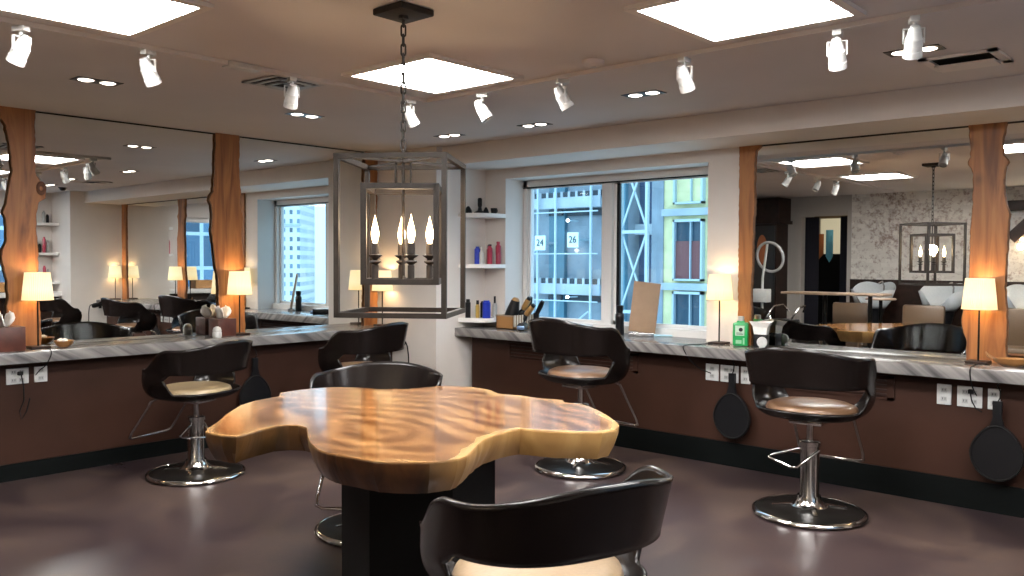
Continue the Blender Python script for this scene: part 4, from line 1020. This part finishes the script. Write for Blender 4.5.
# shelves in the far corner, seen in the mirror
for z, lab in ((1.05, 'lowest white corner shelf of the set seen only in the mirror'), (1.47, 'middle white corner shelf of the set seen only in the mirror'), (1.90, 'topmost white corner shelf of the set seen only in the mirror')):
    corner_shelf(X3, Y3, z, 0.28, 0.36, lab, sx=-1)
k = 0
for z, n in ((1.085, 3), (1.505, 5), (1.935, 2)):
    for i in range(n):
        k += 1; hh = 0.13 + 0.05 * ((k * 7) % 3)
        tag(bottle((1.16 - 0.02 * (i % 2), 4.82 - i * 0.055, z), prof(0.022, hh, 0.85, 0.6), [black_plastic, grey_plastic, red_plastic][k % 3], 'bottle on the mirrored corner shelves, one of a loose row', None, 'bottles on the mirrored corner shelves'), 'bottle on the mirrored corner shelves, one of a loose row', 'bottle', 'bottles on the mirrored corner shelves')
t = thing('wicker_basket', 'wicker basket on the pale sill counter, seen only in the mirror', 'basket', (1.02, 4.10, 0.94), 0)
b = MB()
for a in ((-0.10, 0.10, -0.17, -0.16), (-0.10, 0.10, 0.16, 0.17), (-0.10, -0.09, -0.17, 0.17), (0.09, 0.10, -0.17, 0.17)): b.box(*a, 0.001, 0.14)
b.box(-0.1, 0.1, -0.17, 0.17, 0.001, 0.01).build('basket', wicker, t, smooth=False)

# dryer hanging at the end of the mirror-wall counter, with its cord
t = thing('hanging_dryer', 'black hair dryer hanging at the corner-wall end of the mirror counter, cord down', 'hair dryer', (-5.77, 4.93, 0.70), 0)
MB().lathe([(0, -0.09), (0.022, -0.085), (0.030, -0.02), (0.034, 0.05), (0.026, 0.075), (0, 0.08)], seg=16).move(Matrix.Rotation(radians(100), 4, 'Y')).build('barrel', black_plastic, t)
MB().tube([(0.07, 0, 0.01), (0.10, 0.0, 0.0), (0.112, 0.01, -0.04), (0.115, 0.02, -0.12), (0.112, 0.03, -0.35), (0.11, 0.03, -0.60)], 0.006, 8).build('cord', rubber, t)
MB().box(-0.05, -0.02, -0.015, 0.015, -0.05, 0.05).build('bracket', black_metal, t, smooth=False)

t2 = copy_tree(t); t2.location = (0.30, 5.17, 0.76); t2.rotation_euler = (0, 0, radians(-90))
t2['label'] = 'black hair dryer at the far end of the window counter, mirror view only'
t = thing('dome_camera', 'small black ceiling dome camera seen in the long wall mirror', 'camera', (0.04, 4.62, H), 0)
MB().lathe([(0, -0.012), (0.055, -0.012), (0.058, -0.001)], seg=20).build('mount', black_plastic, t)
MB().lathe([(0, -0.05), (0.022, -0.046), (0.04, -0.03), (0.044, -0.012)], seg=20).build('dome', black_metal, t)
# ================================================================== BACK OF THE ROOM (seen in the mirrors)
def shampoo_station(x, label):
    t = thing('shampoo_chair', label, 'shampoo chair', (x, -0.62, 0), 0, None)
    # bowl: deep white basin with a neck notch in its front rim
    m = MB(); bm = m.bm; n = 40; rings = []
    for r, z in ((0.16, 0.80), (0.235, 0.90), (0.285, 1.04), (0.275, 1.05), (0.22, 0.95), (0.13, 0.88)):
        ring = []
        for k in range(n):
            a = 2 * pi * k / n; dip = max(0.0, cos(a - pi / 2)) ** 10
            zz = z + (0.07 * cos(a + pi / 2) if z > 0.85 else 0) + (0.05 * abs(sin(2 * a)) if z > 1.0 else 0) - (0.15 * dip if z > 0.95 else 0)
            ring.append(bm.verts.new((r * cos(a), r * 0.95 * sin(a), zz + 0.0)))
        rings.append(ring)
    for a, b in zip(rings, rings[1:]):
        for k in range(n): bm.faces.new((a[k], a[(k + 1) % n], b[(k + 1) % n], b[k]))
    bm.faces.new(rings[0]); bm.faces.new(rings[-1])
    m.build('basin', porcelain, t, angle=70)
    MB().lathe([(0, 0.0), (0.14, 0.0), (0.12, 0.05), (0.10, 0.6), (0.15, 0.80), (0, 0.80)], seg=20).build('basin_pedestal', black_plastic, t)
    tp = MB().tube([(0.08, -0.18, 1.0), (0.08, -0.19, 1.10), (0.07, -0.15, 1.16), (0.05, -0.08, 1.14)], 0.012, 8).build('tap', chrome, t)
    br = MB().box(-0.24, 0.24, 0.52, 0.60, 0.42, 0.90, bevel=0.03).move(Matrix.Translation((0, 0.2, 0)) @ Matrix.Shear('XY', 4, (0, 0)))
    br.build('backrest', leather_brown, t)
    MB().box(-0.25, 0.25, 0.78, 1.20, 0.36, 0.48, bevel=0.03).build('seat', leather_brown, t)
    for s in (-1, 1):
        MB().tube([(s * 0.27, 0.75, 0.62), (s * 0.27, 1.1, 0.62), (s * 0.27, 1.16, 0.56), (s * 0.27, 1.14, 0.40)], 0.018, 8).build('armrest', chrome, t)
    MB().box(-0.2, 0.2, 0.82, 1.14, 0.0, 0.36, taper=0.9).build('chair_base', black_plastic, t)
for x, lab in ((-4.12, 'white-basin shampoo chair against the brick wall nearest the curtained doorway'), (-3.25, 'white-basin shampoo chair in the middle of the brick wall, seen in the mirror'), (-2.30, 'white-basin shampoo chair reflected just past the wide slab'), (-1.40, 'white-basin shampoo chair reflected at the picture edge')):
    shampoo_station(x, lab)
# narrow bar table on two black stems
t = thing('bar_table', 'narrow wood-topped high table on black stems before the curtained doorway', 'table', (-4.05, 0.88, 0))
MB().box(-0.62, 0.62, -0.16, 0.16, 1.02, 1.05, bevel=0.006).build('table_top', wood_dark if False else plain('grey_oak', (0.23, 0.16, 0.11), 0.4, bscale=10, var=0.2), t)
for s in (-0.12, 0.42):
    l = MB().tube([(s, 0, 0.02), (s, 0, 1.02)], 0.025, 12).lathe([(0, 0), (0.18, 0), (0.17, 0.015), (0.03, 0.03)], c=(s, 0, 0), seg=24).build('leg', black_metal, t)
t = thing('bar_stool', 'stool with black seat and bent chrome arms beside the narrow high table', 'stool', (-4.58, 1.10, 0), 0.4)
MB().lathe([(0, 0.66), (0.17, 0.66), (0.18, 0.68), (0.17, 0.71), (0, 0.72)], seg=24).build('seat', black_plastic, t)
for s in (-1, 1): MB().tube([(s * 0.16, 0.08, 0.68), (s * 0.22, 0.06, 0.78), (s * 0.22, -0.02, 0.86), (s * 0.19, -0.14, 0.88), (s * 0.12, -0.18, 0.80)], 0.012, 8).build('arm', chrome, t)
MB().tube([(0, 0, 0.02), (0, 0, 0.66)], 0.03, 12).lathe([(0, 0), (0.21, 0), (0.19, 0.02), (0.04, 0.035)], seg=28).build('stem', chrome, t)
t = thing('side_table', 'small round side table by the shampoo chairs, seen in the mirror', 'table', (-3.685, 0.36, 0))
MB().lathe([(0, 0.955), (0.17, 0.955), (0.18, 0.965), (0.17, 0.98), (0, 0.98)], seg=30).build('table_top', MATS['grey_oak'], t)
MB().tube([(0, 0, 0.02), (0, 0, 0.955)], 0.022, 10).lathe([(0, 0), (0.15, 0), (0.14, 0.015), (0.03, 0.03)], seg=26).build('leg', black_metal, t)
# hair processor: ring on a stand
t = thing('hair_processor', 'white ring-shaped hair processor on a rolling stand, seen in the mirror', 'hair processor', (-4.98, 0.9, 0), 0)
rg = MB().tube([(0.10 + 0.175 * cos(2 * pi * k / 40), 0.05 * sin(2 * pi * k / 40), 1.48 + 0.185 * sin(2 * pi * k / 40)) for k in range(40)], 0.018, 10, closed=True).build('ring', grey_plastic, t)
MB().tube([(0, 0, 0.08), (0, 0, 1.20), (0.01, 0, 1.28), (0.03, 0, 1.42), (0.06, 0, 1.65)], 0.016, 10).build('stand_pole', white_plastic, t)
MB().box(-0.10, 0.09, -0.07, 0.07, 0.90, 1.07, bevel=0.008).build('control_box', white_plastic, t)
bs = MB()
for k in range(5):
    a = 2 * pi * k / 5; bs.bar((0, 0, 0.08), (0.25 * cos(a), 0.25 * sin(a), 0.06), 0.03, 0.02)
bs = bs.build('star_base', white_plastic, t)
for k in range(5):
    a = 2 * pi * k / 5
    MB().lathe([(0, -0.012), (0.025, -0.012), (0.025, 0.012), (0, 0.012)], seg=14).move(Matrix.Translation((0.25 * cos(a), 0.25 * sin(a), 0.027)) @ Matrix.Rotation(radians(90), 4, 'X')).build('caster', rubber, bs)
# tall dark cabinet in the back corner
t = thing('tall_cabinet', 'tall dark wooden cabinet with projecting cornice in the back corner', 'cabinet', (-5.80, -0.88, 0))
MB().box(-0.32, 0.26, -0.21, 0.18, 0, 2.0).build('carcass', wood_dark, t, smooth=False)
MB().box(-0.34, 0.33, -0.21, 0.24, 1.98, 2.03).box(-0.34, 0.30, -0.21, 0.21, 2.03, 2.36).build('cornice', wood_dark, t, smooth=False)
MB().box(-0.30, 0.24, 0.18, 0.195, 0.1, 1.95).build('door', plain('cabinet_door', (0.012, 0.009, 0.008), 0.3), t, smooth=False)
MB().lathe([(0, 0.005), (0.09, 0.005), (0.11, 0), (0.10, -0.01), (0, -0.01)], seg=26, sx=0.75, sy=2.0).move(Matrix.Translation((0.05, 0.21, 1.60)) @ Matrix.Rotation(radians(-90), 4, 'X')).build('copper_oval', plain('copper_oval', (0.34, 0.10, 0.03), 0.4), t)
# curtain in the doorway, parted around the lit room behind
def curtain(x0, x1, y, z0, z1, label):
    m = MB(); n = 40; a = []; b = []
    for k in range(n + 1):
        x = x0 + (x1 - x0) * k / n; yy = y + 0.022 * sin(k * 1.25)
        a.append(m.bm.verts.new((x, yy, z0))); b.append(m.bm.verts.new((x, yy, z1)))
    for k in range(n): m.bm.faces.new((a[k], a[k + 1], b[k + 1], b[k]))
    return tag(m.build('curtain', curtain_cloth, angle=80), label, 'curtain')
curtain(-5.325, -5.12, -1.22, 0.01, 2.085, 'dark curtain panel on the cabinet side of the doorway, seen in the mirror')
curtain(-4.80, -4.665, -1.22, 0.01, 2.085, 'dark curtain panel on the brick side of the doorway, seen in the mirror')
t = thing('passage_shelf', 'dark shelf unit with a self-glowing cream back board beyond the curtained doorway', 'shelf unit', (-5.28, -2.2, 0))
MB().box(-0.5, 0.5, -0.25, 0.2, 0, 1.55).build('carcass', black_paint, t, smooth=False)
MB().box(-0.3, 0.32, -0.25, -0.2, 1.55, 2.12).build('back_board', emit('cream_board_glow', (0.75, 0.66, 0.45), 0.5, (0.5, 0.45, 0.35)), t, smooth=False)  # emission stands in for lamplight falling on the board
MB().box(-0.32, 0.34, -0.22, 0.0, 2.12, 2.25).build('valance', plain('valance_wood', (0.14, 0.09, 0.04), 0.6), t, smooth=False)
def towel(x, w, z0, z1, y, mat, label):
    m = MB(); m.box(x - w, x + w, y, y + 0.02, z0 + 0.1, z1, bevel=0.006)
    m.faces([(x - w, y, z0 + 0.1), (x + w, y, z0 + 0.1), (x, y, z0), (x - w, y + 0.02, z0 + 0.1), (x + w, y + 0.02, z0 + 0.1), (x, y + 0.02, z0)], [(0, 1, 2), (5, 4, 3), (0, 3, 4, 1), (1, 4, 5, 2), (2, 5, 3, 0)])
    return tag(m.build('hanging_towel', mat), label, 'towel')
towel(-5.42, 0.09, 1.45, 1.86, -1.93, orange_cloth, 'orange cloth hanging beyond the curtained doorway')
towel(-5.24, 0.055, 1.42, 1.92, -1.93, blue_cloth, 'pale blue cloth hanging beyond the curtained doorway')
# timber braces on the brick wall
t = thing('timber_brace', 'dark diagonal timber brace on the brick wall with a warm glow behind it', 'timber brace', (-2.15, YB + 0.082, 0))
b = MB(); b.bar((-0.42, 0, 1.72), (-0.05, 0, 2.10), 0.10, 0.14); b.bar((0.42, 0, 1.72), (0.05, 0, 2.10), 0.10, 0.14); b.build('diagonal', wood_dark, t, smooth=False)
MB().box(-0.55, 0.55, -0.08, 0.08, 2.08, 2.20).build('cross_beam', wood_dark, t, smooth=False)
for s in (-0.3, 0.3): MB().lathe([(0, -0.02), (0.03, -0.02), (0.03, 0.02), (0, 0.02)], c=(s, -0.03, 1.72), seg=14).build('uplight', emit('uplight_glow', (1, 0.75, 0.45), 8) if s < 0 else bpy.data.materials['uplight_glow'], t)

# ================================================================== OUTSIDE THE WINDOWS
YE = 12.0
conc = plain('ext_concrete', (0.40, 0.47, 0.52), 0.8, bscale=2, var=0.15)
ext_blue = plain('ext_blue_panel', (0.26, 0.32, 0.37), 0.7, bscale=3, var=0.15)
ext_teal = plain('ext_teal_panel', (0.09, 0.22, 0.29), 0.6, bscale=3, var=0.1)
ext_steel = plain('ext_scaffold_steel', (0.46, 0.57, 0.62), 0.5)
ext_dark = plain('ext_dark_opening', (0.03, 0.045, 0.06), 0.6)
ext_yellow = plain('ext_yellow_sheathing', (0.72, 0.68, 0.38), 0.8, bscale=6, var=0.12)
ext_red = plain('ext_red_glow', (0.20, 0.08, 0.08), 0.8)
sign_white = plain('ext_sign_white', (0.72, 0.85, 0.88), 0.6)
lamp_white = emit('ext_work_light', (1.0, 0.98, 0.92), 14)
site = thing('scaffolded_building', 'blue-grey building front under construction with slab edges and tube scaffold outside the window', 'building', (-9.6, YE, 0))
X0 = 0
def E(px_x): return px_x + 9.6
MB().box(E(-12.5), E(-8.35), 0.25, 0.6, -4, 6).build('facade_wall', ext_blue, site, smooth=False)
for a, b in ((-10.45, -10.0), (-9.12, -8.84)):
    pass
MB().box(E(-10.02), E(-9.66), 0.16, 0.26, -4, 6).build('teal_bay', ext_teal, site, smooth=False)
MB().box(E(-8.83), E(-8.35), 0.16, 0.26, -4, 6).build('teal_bay', ext_teal, site, smooth=False)
for z in (-0.52, 1.0, 2.53, 4.06):
    s = MB().box(E(-12.5), E(-8.72), -0.05, 0.26, z - 0.17, z + 0.02).build('slab_edge', conc, site, smooth=False)
    MB().box(E(-12.5), E(-8.72), -0.03, 0.2, z + 0.02, z + 0.11).build('dark_band', ext_dark, s, smooth=False)
    h = MB(); x = -12.4
    while x < -8.75: h.box(E(x), E(x) + 0.05, -0.045, 0.0, z + 0.015, z + 0.12); x += 0.165
    h.build('band_posts', conc, s, smooth=False)
    MB().box(E(-9.98), E(-9.68), 0.1, 0.2, z - 0.29, z - 0.19).build('lintel_gap', ext_dark, s, smooth=False)
    MB().box(E(-9.62), E(-8.85), 0.18, 0.26, z - 0.30, z - 0.19).build('lintel_gap', ext_dark, s, smooth=False)
for x in (-11.2, -10.45, -10.05, -9.64, -8.86):
    MB().tube([(E(x), -0.12, -4), (E(x), -0.12, 6)], 0.025, 8).build('scaffold_pole', ext_steel, site)
for z in (0.3, 0.72, 1.55, 2.28):
    MB().tube([(E(-12.5), -0.14, z), (E(-8.7), -0.14, z)], 0.012, 6).build('scaffold_rail', ext_steel, site)
MB().tube([(E(-10.45), -0.13, 1.30), (E(-10.05), -0.13, 1.66)], 0.016, 6).build('scaffold_brace', ext_steel, site)
MB().tube([(E(-9.6), -0.13, 0.05), (E(-8.9), -0.13, 0.55)], 0.016, 6).build('scaffold_brace', ext_steel, site)
def text(name, body, size, mat, parent, loc, rx=90, rz=0):
    cu = bpy.data.curves.new(name, 'FONT'); cu.body = body; cu.size = size; cu.align_x = 'CENTER'; cu.align_y = 'CENTER'; cu.extrude = 0.004
    o = bpy.data.objects.new(name, cu); COL.objects.link(o)
    dg = bpy.context.evaluated_depsgraph_get()
    me = bpy.data.meshes.new_from_object(o.evaluated_get(dg)); bpy.data.objects.remove(o)
    me.materials.clear(); me.materials.append(mat)
    o = bpy.data.objects.new(name, me); COL.objects.link(o); o.parent = parent; o.location = loc; o.rotation_euler = (radians(rx), 0, radians(rz))
    return o
for x, z, lab in ((-9.93, 1.745, 'floor number sign reading 24 on the pale bay of the scaffolded building'), (-9.19, 1.79, 'floor number sign reading 26 beside the small red mark on the scaffolded building')):
    t = thing('floor_number_sign', lab, 'sign', (x, YE - 0.20, z))
    MB().box(-0.12, 0.12, 0, 0.02, -0.13, 0.13).build('board', sign_white, t, smooth=False)
    text('numerals', '24' if x < -9.5 else '26', 0.17, ext_dark, t, (0, -0.006, 0))
    MB().box(-0.10, 0.10, 0.02, 0.45, -0.02, 0.02).build('bracket', ext_steel, t, smooth=False)
for x, z, lab in ((-9.2, 2.12, 'small bright work light on the upper storey of the scaffolded building'), (-9.2, 0.80, 'small bright work light on the lower storey of the scaffolded building')):
    t = thing('work_light', lab, 'work light', (x, YE - 0.33, z))
    MB().lathe([(0, -0.03), (0.025, -0.015), (0.03, 0), (0.025, 0.015), (0, 0.03)], seg=14).build('lamp', lamp_white, t)
    MB().box(-0.02, 0.02, 0.03, 0.27, -0.01, 0.01).build('bracket', ext_steel, t, smooth=False)
# hoist mast
t = thing('hoist_mast', 'pale blue lattice hoist mast with crossed bracing outside the window', 'mast', (-7.56, YE - 0.75, 0))
for x, q in ((-0.245, 0.035), (0.245, 0.022), (-0.40, 0.015)): MB().box(x - q, x + q, -0.03, 0.03, -4, 6).build('post', ext_steel, t, smooth=False)
for k in range(-3, 4):
    z = k * 1.25 + 0.63
    br = MB().bar((-0.245, 0, z), (0.245, 0, z + 1.25), 0.026, 0.026).bar((0.245, 0.02, z), (-0.245, 0.02, z + 1.25), 0.026, 0.026).bar((-0.40, 0, z), (0.245, 0, z), 0.045, 0.05)
    br.bar((-0.245, 0, z), (-0.40, 0, z + 0.62), 0.022, 0.022).bar((-0.40, 0, z + 0.62), (-0.245, 0, z + 1.25), 0.022, 0.022)
    br.build('cross_brace', ext_steel, t, smooth=False)
# dark bay behind the mast
MB().box(E(-8.35), E(-7.75), 0.6, 0.9, -4, 6).build('navy_bay', plain('ext_navy', (0.06, 0.10, 0.18), 0.7), site, smooth=False)
for z in (-0.5, 1.0, 2.0): MB().box(E(-8.35), E(-7.75), 0.45, 0.62, z - 0.12, z + 0.06).build('bay_slab', conc, site, smooth=False)
# yellow sheathed building
yb = thing('sheathed_building', 'building clad in yellow-green sheathing boards with dark framed windows outside', 'building', (-6.9, YE - 0.25, 0))
MB().box(-0.72, -0.50, 0.10, 0.5, -4, 6).build('grey_pier', ext_blue, yb, smooth=False)
MB().box(-0.50, 1.6, 0.12, 0.5, -4, 6).build('sheathing', ext_yellow, yb, smooth=False)
for z0, z1, red in ((-1.9, -0.55, 0), (-0.25, 0.95, 0), (1.12, 2.08, 1), (2.32, 3.5, 2)):
    f = MB().box(-0.28, 0.24, 0.02, 0.13, z0, z0 + 0.03).box(-0.28, 0.24, 0.02, 0.13, z1 - 0.04, z1).box(-0.28, -0.25, 0.02, 0.13, z0, z1).box(0.21, 0.24, 0.02, 0.13, z0, z1).box(0.02, 0.035, 0.03, 0.13, z0, z1)
    f = f.build('window_frame', ext_steel, yb, smooth=False)
    MB().box(-0.26, 0.22, 0.09, 0.13, z0 + 0.02, z1 - 0.02).build('pane', ext_yellow if red == 2 else plain('ext_window_dark', (0.04, 0.075, 0.11), 0.15) if 'ext_window_dark' not in MATS else MATS['ext_window_dark'], f, smooth=False)
    if red == 1: MB().box(-0.25, 0.21, 0.07, 0.10, z0 + 0.03, z0 + 0.62).build('red_glow', ext_red, f, smooth=False)  # flat red panel painted in for a brick-red glow in the pane
for z in (1.03, 2.20): MB().box(-0.50, 1.6, 0.04, 0.13, z - 0.06, z + 0.05).build('floor_band', conc, yb, smooth=False)
# towers seen by way of the mirrors
t = thing('stone_tower', 'pale stone office tower with rows of punched windows, reflected in the corner mirror', 'building', (126.0, 94.0, 0), radians(-45))
MB().box(0, 40, 0, 16, -80, 90).build('tower_front', stone_tower, t, smooth=False)
for z in (8.0, 22.0, -9.0): MB().box(-0.2, 40, -0.35, 0.0, z, z + 0.4).build('string_course', conc, t, smooth=False)
t = thing('grey_tower', 'darker stone tower beside the pale one, reflected at the mirror end', 'building', (134.0, 118.0, 0), radians(-45))
MB().box(-46, -1.0, 0, 16, -80, 90).build('tower_front', stone_dark, t, smooth=False)
for z in (3.0, 16.0): MB().box(-46, -1.0, -0.35, 0.0, z, z + 0.4).build('string_course', conc, t, smooth=False)
t = thing('glass_tower', 'dark blue glass tower with a pale grid seen in the mirrors through the opposite window', 'building', (16, 3, 0), radians(-90))
MB().box(-7, 14, 0, 5, -20, 30).build('tower_front', glass_tower, t, smooth=False)
MB().box(4.4, 5.0, -0.5, 0, -20, 30).build('white_pier', ext_steel, t, smooth=False)

# ================================================================== LIGHTS
def point(x, y, z, w, col, r=0.03):
    d = bpy.data.lights.new('lamp_light', 'POINT'); d.energy = w; d.color = col; d.shadow_soft_size = r
    o = bpy.data.objects.new('lamp_light', d); COL.objects.link(o); o.location = (x, y, z); return o
for (x, y), lab in LAMPS:
    e_ = 4.5 if x > 0 else (1.2 if x > -3.5 and x < -2 else 1.8)
    point(x, y, CT + 0.47, e_, (1.0, 0.68, 0.34), 0.02)
    point(x, y, CT + 0.345, e_, (1.0, 0.68, 0.34), 0.02)
for (x, y) in ((-4.876, 2.008), (-4.932, 3.392), (-4.858, 4.67), (-4.014, 4.702), (-2.797, 4.254), (-1.29, 4.199), (-0.25, 4.35)):
    d = bpy.data.lights.new('downlight_beam', 'SPOT'); d.energy = 60; d.color = (1, 0.92, 0.82); d.spot_size = radians(105); d.spot_blend = 0.8; d.shadow_soft_size = 0.06
    o = bpy.data.objects.new('downlight_beam', d); COL.objects.link(o); o.location = (x, y, H - 0.02)
point(LC.x, LC.y, 1.54, 7, (1.0, 0.72, 0.42), 0.05)
for x in (-2.45, -1.85): point(x, YB + 0.14, 1.62, 7.0, (1.0, 0.78, 0.5), 0.04)
d = bpy.data.lights.new('passage_light', 'POINT'); d.energy = 4; d.color = (1, 0.85, 0.65)
o = bpy.data.objects.new('passage_light', d); COL.objects.link(o); o.location = (-4.95, -1.75, 2.1)

# evening sky
wd = bpy.data.worlds.new('evening_sky'); scene.world = wd; wd.use_nodes = True
N = wd.node_tree.nodes; L = wd.node_tree.links; bg = N['Background']
tc = N.new('ShaderNodeTexCoord'); sx = N.new('ShaderNodeSeparateXYZ'); L.new(tc.outputs['Generated'], sx.inputs['Vector'])
cr = N.new('ShaderNodeValToRGB'); e = cr.color_ramp.elements
e[0].position = 0.0; e[0].color = (0.30, 0.42, 0.50, 1); e[1].position = 0.6; e[1].color = (0.60, 0.82, 1.0, 1)
L.new(sx.outputs['Z'], cr.inputs['Fac']); L.new(cr.outputs['Color'], bg.inputs['Color']); bg.inputs['Strength'].default_value = 3.7

# ================================================================== CAMERA
cd = bpy.data.cameras.new('camera'); cam = bpy.data.objects.new('camera', cd); COL.objects.link(cam)
cd.sensor_width = 36; cd.lens = 859.2 / 1024 * 36; cd.clip_start = 0.05; cd.clip_end = 1000
yaw, pit, roll = 0.7319, -0.0302, -0.0047
Mr = Matrix.Rotation(yaw, 4, 'Z') @ Matrix.Rotation(pi / 2 + pit, 4, 'X') @ Matrix.Rotation(-roll, 4, 'Z')
cam.matrix_world = Matrix.Translation((0, 0, 1.4)) @ Mr
scene.camera = cam
scene.view_settings.view_transform = 'Standard'
scene.view_settings.look = 'None'
scene.view_settings.exposure = 0.28
scene.cycles.use_denoising = True
scene.cycles.max_bounces = 10
scene.cycles.glossy_bounces = 7
scene.cycles.transparent_max_bounces = 12
scene.cycles.sample_clamp_indirect = 6
scene.cycles.caustics_reflective = False
scene.cycles.caustics_refractive = False
